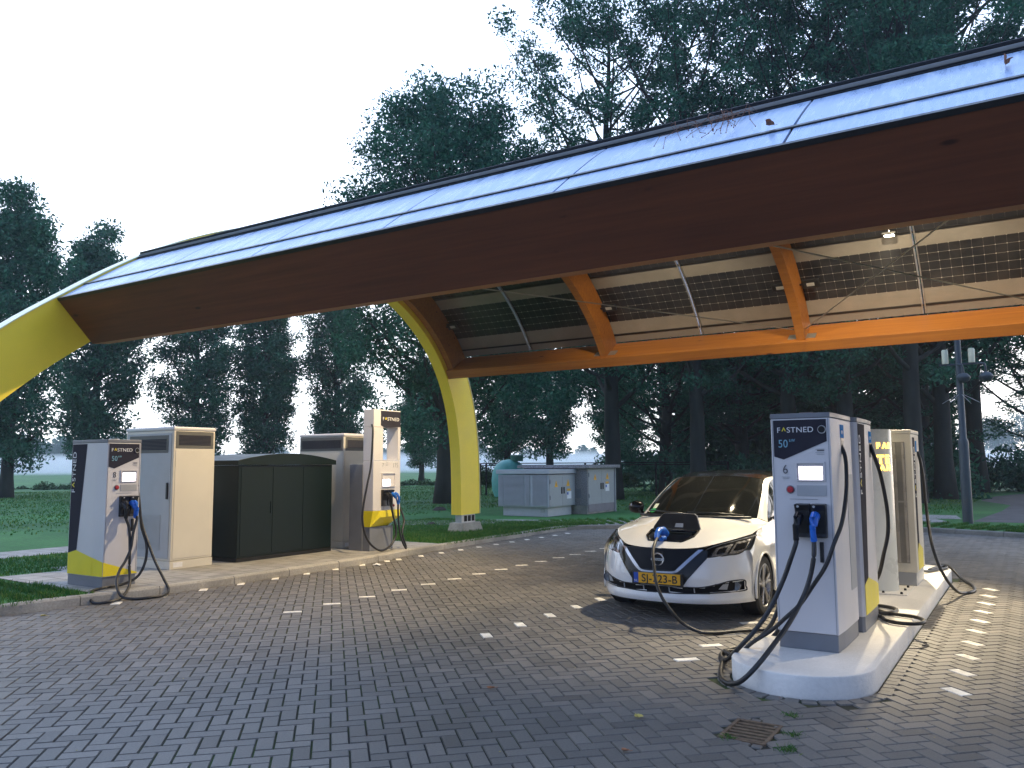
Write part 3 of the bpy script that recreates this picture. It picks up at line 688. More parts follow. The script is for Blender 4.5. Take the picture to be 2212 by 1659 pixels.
    # sides
    for sd in brand_side:
        Ps = lambda a, b, d, sd=sd: (sd * (W2 + .0135 + d), y0 + a, b)
        MB().prism([(.79, 1.845), (.445, 1.845), (.60, .43), (.79, .40)], Ps, 0, .0015).build('side_panel', MT['dgrey'], t)
        MB().prism([(.79, .41), (.60, .455), (.222, .375), (.222, .145), (.79, .145)], Ps, .0016, .0032).build('side_chevron', MT['chev'], t)
        Pc = lambda a, b, d, sd=sd: (sd * (W2 + .0015 + .012 * a / .22 + d), y0 + a, b)
        MB().prism([(.220, .375), (.002, .325), (.002, .145), (.220, .145)], Pc, .0, .0022).build('side_chevron', MT['chev'], t)
        o_ = (sd * (W2 + .0155), y0 + (.70), 0)
        ex_ = (0, 0, 1); ez_ = (0, 1 * 1, 0) if sd < 0 else (0, -1, 0)
        ez_ = (0, 1, 0) if sd < 0 else (0, -1, 0)
        logo(t, 1.20, 1.74, .075, 0, 0, fn=(ex_, tuple(Vector((sd, 0, 0)).cross(Vector(ex_))), (sd * (W2 + .0155), y0 + .665 + (.03 if sd < 0 else -.03), 0)))
    if brand_side and number == '8':
        MB().prism([(-.233, .325), (.235, .16), (.235, .145), (-.233, .145)], Pf, 0, .0022).build('front_chevron', MT['chev'], t)
    return t, pa, pb
PLUGS = []
def cable(parent, pts, r=.0185, n=8, name='cable'):
    P = cat_rom(pts, n); mb = MB(); mb.tube(P, r, 10); return mb.build(name, MT['rubber'], parent, smooth='all')
ZI = .156
# charger six, facing the camera
c6, pa, pb = terra((-1.61, 6.9 + .415, ZI), 0, '6', 'charging post numbered six at the near end, its cable running to the white car', [])
L6 = lambda p: (p[0] + 1.61, p[1] - 7.315, p[2] - ZI)
def side_outlet(t, sd, yc, z=1.68, panel=True):
    W2 = .2485
    MB().box(sd * W2 - .001 if sd > 0 else -W2 - .003, W2 + .003 if sd > 0 else -W2 + .001, yc - .07, yc + .07, z + .02, z + .13).build('ev_sticker', MT['sblue'], t)
    ex_ = (0, 1, 0) if sd > 0 else (0, -1, 0)
    text('sticker_text', 'ev', .07, frame((sd * (W2 + .0035), yc - sd * .04, z + .05), ex_, (0, 0, 1)), t, MT['lwhite'])
    MB().box(sd * W2 - .0015, sd * W2 + .0015, yc - .05, yc + .05, z - .12, z + .02).build('outlet_plate', MT['black'], t)
    if panel: MB().box(sd * (W2 + .0005) - .0015, sd * (W2 + .0005) + .0015, yc + .13 , .37, .42, 1.39).build('side_inset', MT['lgrey'], t)
side_outlet(c6, 1, -.01)
cable(c6, [pa, L6((-1.64, 6.74, 1.0)), L6((-1.68, 6.72, .88)), L6((-1.74, 6.71, .72)), L6((-1.83, 6.62, .50)), L6((-1.93, 6.55, .34)), L6((-2.05, 6.52, .20)), L6((-2.20, 6.66, .06)), L6((-2.34, 6.92, .02)), L6((-2.36, 7.10, .02)), L6((-2.26, 7.22, .02)), L6((-2.12, 7.25, .12)), L6((-1.97, 7.22, .30)), L6((-1.90, 7.25, .55)), L6((-1.88, 7.28, 1.0)), L6((-1.875, 7.3, 1.5)), L6((-1.855, 7.3, 1.62))])
cable(c6, [pb, L6((-1.50, 6.72, .92)), L6((-1.53, 6.70, .76)), L6((-1.58, 6.64, .60)), L6((-1.64, 6.45, .44)), L6((-1.70, 6.25, .32)), L6((-1.78, 6.08, .19)), L6((-1.88, 6.02, .08)), L6((-1.99, 6.10, .022)), L6((-2.09, 6.20, .02)), L6((-2.20, 6.50, .02)), L6((-2.27, 6.85, .03)), L6((-2.22, 7.10, .05)), L6((-2.05, 7.28, .10)), L6((-1.93, 7.38, .28)), L6((-1.89, 7.4, .6)), L6((-1.88, 7.4, 1.4)), L6((-1.855, 7.4, 1.6))])
cable(c6, [L6((-1.375, 7.30, 1.80)), L6((-1.335, 7.26, 1.70)), L6((-1.315, 7.18, 1.55)), L6((-1.31, 7.08, 1.37)), L6((-1.32, 6.92, 1.17)), L6((-1.36, 6.80, 1.02)), L6((-1.42, 6.76, .85)), L6((-1.52, 6.74, .69)), L6((-1.62, 6.72, .54)), L6((-1.74, 6.70, .42)), L6((-1.86, 6.74, .31)), L6((-2.0, 6.72, .21)), L6((-2.16, 6.78, .08)), L6((-2.32, 6.98, .05)), L6((-2.36, 7.2, .02)), L6((-2.26, 7.5, .02)), L6((-2.19, 7.8, .02)), L6((-2.22, 8.1, .02)), L6((-2.34, 8.2, .02)), L6((-2.56, 7.97, .02)), L6((-2.70, 7.80, .02)), L6((-2.82, 7.74, .03)), L6((-2.98, 7.74, .09)), L6((-3.06, 7.70, .18)), L6((-3.13, 7.70, .26)), L6((-3.20, 7.72, .35)), L6((-3.27, 7.78, .46)), L6((-3.33, 7.88, .58)), L6((-3.40, 8.02, .72)), L6((-3.44, 8.18, .82)), L6((-3.475, 8.34, .855)), L6((-3.48, 8.42, .86))], .0165)
mb = MB(); mb.tube([L6(p) for p in [(-3.475, 8.30, .845), (-3.49, 8.36, .89), (-3.495, 8.43, .925), (-3.49, 8.52, .915), (-3.485, 8.58, .87)]], [.024, .032, .036, .046, .048], 12); mb.tube([L6(p) for p in [(-3.47, 8.40, .84), (-3.475, 8.50, .83)]], [.024, .04], 10)
mb.build('connector', MT['blue'], c6, smooth=True)
# charger five, back to back with it
c5, pa, pb = terra((-1.58, 7.88 + .415 - .05, ZI), pi, '5', 'charging post back to back with post six, a cable coiled at its foot', [-1])
side_outlet(c5, -1, -.26, 1.66, False)
MB().box(-.195, .155, .4155, .4185, .2, 1.80).build('rear_door', MT['palegreen'], c5)
def loc(t, p):
    M = Matrix.Translation(t.location) @ Matrix.Rotation(t.rotation_euler.z, 4, 'Z'); return tuple(M.inverted() @ Vector(p))
L5 = lambda p: loc(c5, p)
cable(c5, [L5((-1.33, 8.50, 1.82)), L5((-1.30, 8.53, 1.70)), L5((-1.27, 8.60, 1.55)), L5((-1.25, 8.68, 1.35)), L5((-1.24, 8.74, 1.15)), L5((-1.25, 8.76, .95)), L5((-1.30, 8.78, .75)), L5((-1.36, 8.85, .55)), L5((-1.46, 8.95, .36)), L5((-1.52, 9.2, .19)), L5((-1.40, 9.22, .18)), L5((-1.27, 9.12, .18)), L5((-1.24, 8.98, .18)), L5((-1.28, 8.84, .18)), L5((-1.40, 8.80, .18)), L5((-1.52, 8.86, .2))])
cable(c5, [pa, L5((-1.55, 8.86, .8)), L5((-1.53, 8.9, .5)), L5((-1.5, 8.92, .25)), L5((-1.36, 8.88, .18)), L5((-1.22, 8.80, .18)), L5((-1.05, 8.74, .18)), L5((-.95, 8.58, .18)), L5((-.97, 8.42, .18)), L5((-1.10, 8.34, .18)), L5((-1.24, 8.41, .18)), L5((-1.34, 8.62, .18)), L5((-1.45, 8.8, .18))])
# charger four at the far end: bigger, louvred rear
t = empty('fast_charger', (-1.53, 11.42, ZI), pi, 'cream charging post with louvred back at the far end of the right island', 'charger', 'charging posts')
MB().box(-.25, .25, -.38, .36, 0, .16).build('plinth', MT['lgrey'], t, bevel=.004)
MB().box(-.265, .265, -.40, .38, .162, 1.84).build('housing', MT['cream'], t, bevel=.008)
MB().box(-.27, .27, -.405, .39, 1.842, 1.89).build('cap', MT['cream'], t, bevel=.008)
MB().lathe([(0, 1.912), (.06, 1.91), (.075, 1.89), (0, 1.89)], (0, 0, 0)).build('roof_vent', MT['metal'], t, smooth=True)
mb = MB(); mb.box(-.19, .19, .3805, .390, .27, 1.74); mb.build('rear_recess', mat('recess_grey', (.22, .20, .17), .35), t)
mb = MB()
for a in (-.185, -.09, .01, .10, .16): mb.box(a, a + .028, .391, .405, .28, 1.73)
mb.box(-.19, .19, .391, .402, 1.0, 1.02); mb.build('rear_louvre', mat('louvre_grey', (.34, .31, .27), .3), t)
sd = -1; Ps = lambda a, b, d: (-(.2655 + d), .38 - a, b)
MB().prism([(.14, 1.80), (.34, 1.80), (.30, .42), (.14, .40)], Ps, 0, .0015).build('side_panel', MT['dgrey'], t)
MB().prism([(.14, .42), (.25, .50), (.62, .40), (.62, .18), (.14, .18)], Ps, .0016, .0032).build('side_chevron', MT['chev'], t)
logo(t, 1.05, 1.68, .085, 0, 0, fn=((0, 0, 1), (0, 1, 0), (-.2675, .38 - .27, 0)))
W_ = .2655; MB().box(-W_ - .003, -W_ + .001, -.15, -.01, 1.62, 1.76).build('ev_sticker', MT['sblue'], t)
L4 = lambda p: loc(t, p)
cable(t, [L4((-1.26, 11.62, 1.78)), L4((-1.23, 11.60, 1.66)), L4((-1.20, 11.54, 1.45)), L4((-1.18, 11.44, 1.2)), L4((-1.16, 11.35, .98)), L4((-1.13, 11.22, .80)), L4((-1.10, 11.12, .64)), L4((-1.05, 11.08, .46)), L4((-1.0, 11.1, .32)), L4((-.94, 11.22, .18)), L4((-.88, 11.5, .06)), L4((-.83, 11.75, .02)), L4((-.77, 11.85, .02)), L4((-.74, 12.1, .02)), L4((-.80, 12.55, .02)), L4((-.95, 13.0, .04)), L4((-1.10, 13.2, .17)), L4((-1.2, 13.1, .18)), L4((-1.3, 12.6, .18))])
cable(t, [L4((-1.45, 11.9, .9)), L4((-1.42, 12.1, .4)), L4((-1.35, 12.3, .2)), L4((-1.2, 12.7, .18)), L4((-1.12, 13.0, .18)), L4((-1.2, 13.25, .18))])
# round mast with lit letters
t = empty('display_column', (-1.66, 10.55, ZI), 0, 'round white column with glowing amber letters between the posts on the right island', 'column')
MB().lathe([(.245, 0), (.245, 1.86), (.235, 1.88), (0, 1.88)], n=48).build('column_body', mat('white_column', (.62, .62, .56), .3, var=.03, coat=.3), t, smooth=True)
MB().box(-.32, .37, -.36, .36, -.0, .012).build('base_plate', MT['conc'], t, bevel=.003)
mb = MB()
for x, y in ((.12, -.31), (.31, -.31), (.31, .0), (.31, .25), (-.22, -.31)): mb.lathe([(0, .035), (.013, .035), (.015, .013)], (x, y, 0), n=10)
mb.build('anchor_bolt', MT['blackgap'], t)
def curved_text(s, size, ang0, z, step, M):
    """letters one by one round the column, reading rightwards as seen from outside"""
    for k, ch in enumerate(s):
        a = ang0 + k * step; o_ = Vector((.2455 * cos(a), .2455 * sin(a), z)); ex_ = Vector((-sin(a), cos(a), 0))
        text('lit_letter', ch, size, frame(o_ - ex_ * size * .33, ex_, (0, 0, 1)), t, M, ext=.001, bold=.006)
cda = math.atan2(-10.55, 1.66)            # towards the camera
curved_text('FAS', .085, cda + .42, 1.66, .30, MT['led']); curved_text('TE', .135, cda + .50, 1.48, .40, MT['led']); curved_text('AN', .085, cda + .56, 1.40, .33, MT['led'])
curved_text('B', .085, cda - .62, 1.66, .3, MT['led']); curved_text('A', .135, cda - .60, 1.48, .3, MT['led']); curved_text('S', .085, cda - .55, 1.40, .3, MT['led'])
MB().prism([(-.13, 0), (-.13, .62), (-.02, .70), (.12, .58), (.12, 0)], lambda a, b, d: (-.09 + a * .9, -.235 - d, .62 + b), 0, .06).build('dark_box', MT['black'], t, bevel=.005)  # dark box with a pointed top on the column's near side
MB().lathe([(.016, 0), (.026, 0)], (-.06, -.297, 1.15), 'y').build('yellow_ring', MT['chev'], t)
# charger eight on the left island, facing the bay
c8, pa, pb = terra((-10.515, 6.30, .107), pi / 2, '8', 'charging post numbered eight on the left kerb, cables looped on the ground', [-1])
L8 = lambda p: loc(c8, p)
cable(c8, [pb, L8((-9.92, 6.40, .98)), L8((-9.90, 6.34, .8)), L8((-9.88, 6.30, .6)), L8((-9.86, 6.22, .45)), L8((-9.82, 6.12, .34)), L8((-9.74, 6.04, .20)), L8((-9.60, 6.02, .06)), L8((-9.5, 6.12, .02)), L8((-9.42, 6.30, .02)), L8((-9.44, 6.50, .02)), L8((-9.58, 6.66, .06)), L8((-9.70, 6.66, .20)), L8((-9.84, 6.63, .40)), L8((-9.98, 6.62, .62)), L8((-10.14, 6.61, .9)), L8((-10.25, 6.60, 1.3)), L8((-10.3, 6.56, 1.55))], .0175)
cable(c8, [pa, L8((-9.93, 6.30, .85)), L8((-9.90, 6.30, .6)), L8((-9.86, 6.28, .35)), L8((-9.75, 6.22, .16)), L8((-9.60, 6.02, .04)), L8((-9.56, 5.82, .02)), L8((-9.66, 5.70, .02)), L8((-9.88, 5.78, .11)), L8((-9.98, 6.0, .13)), L8((-9.98, 6.25, .14)), L8((-9.95, 6.45, .22)), L8((-9.94, 6.55, .40)), L8((-10.0, 6.60, .62)), L8((-10.14, 6.61, .85)), L8((-10.2, 6.60, 1.2)), L8((-10.22, 6.56, 1.5))], .0175)
# ---------------------------------------------------------------- charger seven: slender portal
t = empty('portal_charger', (-10.06, 11.44, .107), pi / 2, 'slender white charging post with a tall window opening and yellow base, numbered seven', 'charger')
# local: x along world +Y, front faces local -y (world +X); local x from -.37 to .38
W0, W1, F0, B0 = -.19, .37, 0, .30
def wedge(prof, z0, z1): pass
plan = [(W0, 0), (W1, 0), (W1, .22), (W0 - .16, .30), (W0 - .16, .02 + .04)]
F3 = lambda a, b, d: (a, b, d)
mb = MB(); mb.prism([(W0, 0), (W1, 0), (W1, .28), (W0 - .15, .28), (W0 - .15, .03)], F3, .72, 1.62); mb.build('housing', MT['white'], t, bevel=.006)
mb = MB(); mb.prism([(W0, 0), (W0 + .075, 0), (W0 + .075, .28), (W0 - .15, .28), (W0 - .15, .03)], F3, 1.625, 2.237); mb.prism([(W1 - .07, 0), (W1, 0), (W1, .28), (W1 - .07, .28)], F3, 1.625, 2.237)
mb.box(W0 + .0755, W1 - .0705, .0, .28, 1.625, 1.64).build('portal_frame', MT['white'], t, bevel=.004)
MB().prism([(W0, 0), (W1, 0), (W1, .28), (W0 - .15, .28), (W0 - .15, .03)], F3, 2.24, 2.56).build('head', MT['white'], t, bevel=.006)
P7 = lambda a, b, d: (a, -.001 - d, b)
MB().prism([(W0 + .005, 2.54), (W0 + .005, 2.27), (W0 + .14, 2.225), (W1 - .005, 2.26), (W1 - .005, 2.54)], P7, 0, .002).build('front_header', MT['dgrey'], t)
logo(t, W0 + .055, W1 - .05, .062, 2.365, 0, fn=((1, 0, 0), (0, 0, 1), (0, -.004, 0)))
text('number_text', '7', .10, frame((W0 + .05, -.002, 1.515), (1, 0, 0), (0, 0, 1)), t, MT['lgrey'])
text('power_text', '175', .12, frame((W1 - .22, -.002, 1.50), (1, 0, 0), (0, 0, 1)), t, MT['lgrey'], sx=.85)
for k in range(3): MB().box(W0 + .15, W0 + .21, -.003, -.001, 1.585 - k * .025, 1.591 - k * .025).build('caption_line', MT['lgrey'], t)
mb = MB(); X0, X1, Z0, Z1 = W0 + .04, W1 - .16, 1.15, 1.40
for a, b, c, d_ in ((X0, X1, Z1 - .01, Z1), (X0, X1, Z0, Z0 + .01), (X0, X0 + .01, Z0 + .01, Z1 - .01), (X1 - .01, X1, Z0 + .01, Z1 - .01)): mb.box(a, b, -.022, -.001, c, d_)
mb.build('screen_bezel', MT['white'], t); MB().prism([(0, 1.165), (-.018, 1.165), (-.004, 1.28), (0, 1.28)], lambda y, z, d: (X0 + .02 + d, y - .002, z), 0, .20).build('screen', MT['screen'], t)
mb = MB()
for a in (W0 + .03, W0 + .185): mb.prism([(0, 0), (0, .30), (.08, .29), (.05, .24), (.03, .1), (.04, 0)], lambda q_, z_, d_, a=a: (a + d_, -.001 - q_, .80 + z_), 0, .135)
mb.build('holster', MT['black'], t, bevel=.006)
pa = plug(t, (W0 + .12, -.05, 1.02), MT['black'], .04); pb = plug(t, (W0 + .29, -.05, 1.02), MT['blue'], .07, 1.1)
MB().lathe([(0, -.02), (.02, -.018), (.024, 0)], (W0 + .37, -.001, .80), 'y').build('stop_button', MT['red'], t)
# yellow undercut foot
zz = .43; mb = MB()
mb.add([(W0, 0, .72), (W1, 0, .72), (W1, .28, .72), (W0 - .15, .28, .72), (W0 - .15, .03, .72), (W0, .0, .60), (W1, .0, .60), (W1 - .1, .20, zz), (W1 - .1, .28, zz), (W0 - .15, .28, zz), (W0 - .15, .10, zz)],
       [(0, 1, 2, 3, 4), (0, 1, 6, 5), (5, 6, 7, 10), (1, 2, 8, 7, 6), (2, 3, 9, 8), (3, 4, 10, 9), (4, 0, 5, 10), (7, 8, 9, 10)]).build('yellow_foot', MT['chev'], t, bevel=.003)
MB().prism([(W0, .0 - .0), (W0 + .0, -.0)], P7, 0, .1) if False else None
MB().box(W0 - .14, W1 - .07, .11, .42, 0, .428).build('plinth', MT['mgrey'], t, bevel=.004)
MB().box(W0 - .16, W1 - .03, .282, .60, .0, 1.56).build('rear_cabinet', MT['mgrey'], t, bevel=.006)
L7 = lambda p: loc(t, p)
cable(t, [L7((-10.1, 11.06, 2.38)), L7((-10.02, 11.0, 2.30)), L7((-9.99, 10.96, 2.06)), L7((-9.97, 10.90, 1.62)), L7((-9.95, 10.79, 1.3)), L7((-9.95, 10.71, .98)), L7((-9.95, 10.68, .71)), L7((-9.94, 10.75, .43)), L7((-9.93, 10.91, .24)), L7((-9.92, 11.13, .135)), L7((-9.92, 11.36, .18)), L7((-9.93, 11.53, .33)), L7((-9.94, 11.56, .5)), L7((-9.95, 11.49, .73)), L7(tuple(Matrix.Translation(t.location) @ Matrix.Rotation(pi / 2, 4, 'Z') @ Vector(pa)))], .019)
PB = tuple(Matrix.Translation(t.location) @ Matrix.Rotation(pi / 2, 4, 'Z') @ Vector(pb))
cable(t, [L7(PB), L7((PB[0], PB[1] + .0, .8)), L7((-9.93, PB[1] + .02, .55)), L7((-9.90, PB[1] + .06, .3)), L7((-9.86, PB[1] + .12, .14)), L7((-9.88, PB[1] + .17, .15)), L7((-9.94, PB[1] + .13, .4)), L7((-10.0, 11.86, .62)), L7((-10.12, 11.86, .9)), L7((-10.15, 11.82, 1.2))], .018)
# ---------------------------------------------------------------- cabinets on the left island
def vent(parent, P, a0, a1, b0, b1):
    MB().prism([(a0, b0), (a1, b0), (a1, b1), (a0, b1)], P, 0, .004).build('vent_frame', mat('vent_frame', (.10, .10, .09), .6) if 'vent_frame' not in bpy.data.materials else bpy.data.materials['vent_frame'], parent)
    i = .05; mb = MB(); n = int((b1 - b0 - 2 * i) / .02)
    for k in range(n): z = b0 + i + (b1 - b0 - 2 * i) * k / n; mb.prism([(a0 + i, z), (a1 - i, z), (a1 - i, z + .012), (a0 + i, z + .012)], P, .0045, .010)
    mb.build('vent_grille', MT['dgrey'], parent)
def cabinet(loc_, w, d_, h, label, kind):
    t = empty('power_cabinet', loc_, 0, label, 'cabinet', 'cream power cabinets')
    M1 = MT['cream']
    MB().box(0, w, 0, d_, 0, .12).build('plinth', M1, t, bevel=.004)
    MB().box(.004, w - .004, .004, d_ - .004, .123, h - .06).build('housing', M1, t, bevel=.012)
    MB().box(-.006, w + .006, -.006, d_ + .006, h - .058, h).build('roof', MT['white'], t, bevel=.02)
    Py = lambda a, b, d: (a, .003 - d, b); Px = lambda a, b, d: (w - .003 + d, a, b)
    if kind == 1:
        MB().box(.05, w - .05, -.004, .003, .16, h - .10).build('door', MT['lgrey'], t, bevel=.003)
        Py2 = lambda a, b, d: (a, -.0045 - d, b)
        vent(t, Py2, .12, w - .12, h - .40, h - .13); 
        mb = MB()
        for k in range(28): mb.box(.15, w - .26, -.011, -.0045, .28 + k * .019, .291 + k * .019)
        mb.build('door_louvre', MT['lgrey'], t)
        MB().box(w - .125, w - .09, -.028, -.0045, 1.05, 1.30).build('handle', MT['black'], t, bevel=.006)
        MB().prism([(.04, .16), (d_ - .05, .16), (d_ - .05, h - .36), (.04, h - .36)], Px, .001, .005).build('side_panel', M1, t)
    else:
        MB().prism([(.03, .16), (w - .03, .16), (w - .03, 1.0), (.03, 1.0)], Py, .001, .005).build('front_panel', M1, t)
        MB().prism([(.03, 1.004), (w - .03, 1.004), (w - .03, h - .36), (.03, h - .36)], Py, .001, .005).build('front_panel', M1, t)
        MB().prism([(.04, .16), (d_ - .05, .16), (d_ - .05, h - .36), (.04, h - .36)], Px, .001, .005).build('side_panel', M1, t)
        vent(t, Py, .03, w - .03, h - .33, h - .07)
    vent(t, Px, .04, d_ - .04, h - .33, h - .07)
    MB().prism([(.06, .03), (.22, .03), (.22, .10), (.06, .10)], lambda a, b, d: (w + d, a, b), .0, .001).build('rating_plate', MT['lwhite'], t)
    return t
cabinet((-12.24, 7.65, .107), 1.24, .75, 2.15, 'tall cream power cabinet with grey door, standing between charging post eight and the green cabinet', 1)
cabinet((-12.17, 11.25, .107), 1.20, .76, 2.15, 'tall cream power cabinet with two dark vents behind the green cabinet, beside post seven', 2)
t = empty('transformer_cabinet', (-12.15, 8.77, .107), 0, 'very dark green transformer cabinet with an arched lid on the left island', 'cabinet')
GW, GD = 1.27, 2.09
MB().box(0, GW, 0, GD, 0, .06).build('plinth', MT['blackgap'], t)
MB().box(0, GW, 0, GD, .061, 1.555).build('housing', MT['green'], t, bevel=.01)
arc = [(-.05, 1.557), (GD + .07, 1.557), (GD + .07, 1.635)] + [(GD + .07 - (GD + .12) * k / 24, 1.635 + .12 * sin(pi * k / 24) ** .9) for k in range(1, 24)] + [(-.05, 1.635)]
MB().prism(arc, lambda a, b, d: (d, a, b), -.04, GW + .035).build('lid', MT['green'], t, smooth=True, bevel=.006)
for a, b in ((.05, .70), (.71, 1.38), (1.39, 2.04)): MB().box(GW + .0005, GW + .008, a, b, .10, 1.52).build('door', MT['green'], t, bevel=.002)
MB().box(GW + .009, GW + .02, .66, .69, .75, .95).build('handle', MT['green'], t); MB().box(.30, .62, -.06, .001, .30, .56).build('side_box', MT['green'], t, bevel=.01)
# ---------------------------------------------------------------- substations on the grass
def tri_sign(P, a, b, s, parent):
    MB().prism([(a - s / 2, b), (a + s / 2, b), (a, b + s)], P, 0, .004).build('warning_triangle', MT['plate'], parent)
    MB().prism([(a - .008, b + s * .2), (a + .008, b + s * .2), (a + .004, b + s * .62), (a - .012, b + s * .62)], P, .0042, .005).build('warning_bolt', MT['lblack'], parent)
def double_door(t, X, y0, y1, z0, z1, signs=True):
    Px = lambda a, b, d: (X + d, a, b); ym = (y0 + y1) / 2
    for a, b in ((y0, ym - .004), (ym + .004, y1)): MB().box(X, X + .012, a, b, z0, z1).build('door', MT['greydoor'], t, bevel=.003)
    for a in (ym - .09, ym + .05): MB().box(X + .013, X + .04, a, a + .045, (z0 + z1) / 2 - .10, (z0 + z1) / 2 + .10).build('handle', MT['black'], t, bevel=.008)
    Pd = lambda a, b, d: (X + .0125 + d, a, b)
    tri_sign(Pd, (y0 + ym) / 2, z1 - .35, .19, t); tri_sign(Pd, (y1 + ym) / 2 - .05, z1 - .34, .21, t)
    MB().prism([(ym + .28, z1 - .48), (ym + .50, z1 - .48), (ym + .50, z1 - .42), (ym + .28, z1 - .42)], Pd, 0, .004).build('warning_strip', MT['plate'], t)
    MB().prism([(ym + .26, z1 - .72), (ym + .54, z1 - .72), (ym + .54, z1 - .50), (ym + .26, z1 - .50)], Pd, 0, .004).build('notice', MT['lwhite'], t)
    MB().prism([(ym + .27, z1 - .60), (ym + .36, z1 - .60), (ym + .36, z1 - .52), (ym + .27, z1 - .52)], Pd, .0045, .006).build('notice_mark', MT['pblue'], t)
    mb = MB()
    for z in (z0 + .2, z1 - .25): mb.box(X + .013, X + .03, y0 + .01, y0 + .03, z, z + .12)
    mb.build('hinge', MT['mgrey'], t)
t = empty('substation', (-13.88, 20.88, .1), 0, 'smaller pale grey substation with louvred front on the grass behind the yellow arch foot', 'substation')
w, d_ = 1.78, 1.66
MB().box(.12, w - .09, .1, d_ - .1, 0, .28).build('base', MT['greylid'], t, bevel=.005)
MB().box(.002, w - .002, .002, d_ - .002, .281, 1.24).build('housing', MT['greylid'], t, bevel=.006)
MB().box(-.05, w + .05, -.05, d_ + .05, 1.262, 1.39).build('lid', MT['greylid'], t, bevel=.01)
for a, b in ((.02, .18), (.21, .93), (.97, 1.13), (1.22, 1.72)):
    mb = MB()
    for k in range(26): z = .33 + k * .0345; mb.add([(a, -.004, z), (b, -.004, z), (b, -.030, z + .004), (a, -.030, z + .004), (a, -.004, z + .024), (b, -.004, z + .024)], [(0, 1, 2, 3), (3, 2, 5, 4), (0, 3, 4), (1, 5, 2)])
    mb.build('louvre', MT['greylid'], t, normals=False)
double_door(t, w, .04, d_ - .04, .30, 1.22)
MB().box(1.45, 1.58, .085, .099, .12, .24).build('base_hatch', MT['greydoor'], t)
t = empty('substation', (-14.0, 22.56, .1), 0, 'pebble-dashed substation with overhanging concrete roof and tall grey doors, right of the louvred one', 'substation')
w, d_ = 2.31, 1.95
MB().box(0, w - .02, .02, d_, 0, .26).build('base', MT['kerb'], t, bevel=.006)
MB().box(.0, w, 0, d_, .262, 1.42).build('wall', MT['pebble'], t, bevel=.004)
MB().box(-.16, w + .14, -.14, d_ + .16, 1.421, 1.52).build('roof', MT['pebble'], t, bevel=.01)
MB().box(.1, 1.2, -.008, -.001, 1.24, 1.38).build('wall_panel', MT['lgrey'], t); MB().box(1.93, 2.10, -.012, -.001, .50, .78).build('wall_vent', MT['mgrey'], t)
double_door(t, w + .001, .06, d_ - .06, .30, 1.40); MB().box(w + .001, w + .008, .06, d_ - .06, .06, .29).build('door_sill', mat('door_sill', (.22, .20, .21), .7), t)
MB().box(w + .002, w + .05, d_ - .05, d_ + .0, .0, 1.41).build('door_post', MT['lgrey'], t)
# fence, tank, lamp mast, molehills
t = empty('fence', (-26, 33.62, .1), 0, 'thin black post-and-rail fence beyond the substations', 'fence')
posts = [(0, 0), (2.35, .35), (2.6, .5), (4.2, 1.0), (7.5, 1.9), (10.8, 2.8), (14, 3.7)]
for x, y in posts: MB().box(x - .035, x + .035, y - .035, y + .035, 0, 1.62).build('fence_post', MT['blackgap'], t)
for z in (1.60, 1.50): MB().tube([(x, y, z) for x, y in posts[1:]], .025, 6).build('rail', MT['blackgap'], t)
t = empty('gas_tank', (-21.3, 33.0, .1), 0, 'rounded teal tank with a darker cap rising behind the louvred substation', 'tank')
MB().lathe([(.70, 0), (.82, .35), (.85, .8), (.80, 1.2), (.62, 1.55), (.35, 1.74), (0, 1.80)], n=28).build('tank_shell', MT['teal'], t, smooth=True)
MB().lathe([(.30, 1.70), (.32, 1.98), (.28, 2.0), (0, 2.0)], (.38, .1, 0), n=18).build('tank_cap', mat('tank_cap', (.03, .16, .12), .6), t, smooth=True)
t = empty('lamp_post', (-1.50, 23.64, .1), 0, 'grey camera mast with two white cylinders and two dome cameras on the far verge', 'post')
MB().lathe([(.12, 0), (.12, 2.05), (.10, 2.12), (.085, 2.15), (.070, 6.0), (.065, 8.2), (0, 8.2)], n=16).build('pole', MT['post'], t, smooth=True)
MB().box(-.45, .52, -.03, .03, 4.02, 4.06).build('bracket', MT['post'], t)
for x in (-.30, .30): MB().lathe([(0, 4.065), (.075, 4.065), (.078, 4.40), (.06, 4.43), (0, 4.43)], (x, 0, 0), n=14).build('antenna', mat('antenna_cream', (.62, .60, .42), .5) if 'antenna_cream' not in bpy.data.materials else bpy.data.materials['antenna_cream'], t, smooth=True)
for x in (.10, .60):
    o = MB().tube([(x - .12, -.12, 4.02), (x - .02, -.15, 4.0), (x, -.15, 3.90), (x, -.15, 3.78)], .028, 8).lathe([(0, 3.80), (.09, 3.78), (.16, 3.70), (.165, 3.66), (.12, 3.58), (0, 3.54)], (x, -.15, 0), n=16).build('dome_camera', MT['post'], t, smooth=True)
mb = MB()
for a in range(6): mb.tube([(0, 0, 3.30), (.42 * cos(a * 1.05), .42 * sin(a * 1.05), 3.04)], .008, 4)
mb.build('spike_collar', MT['metal'], t)
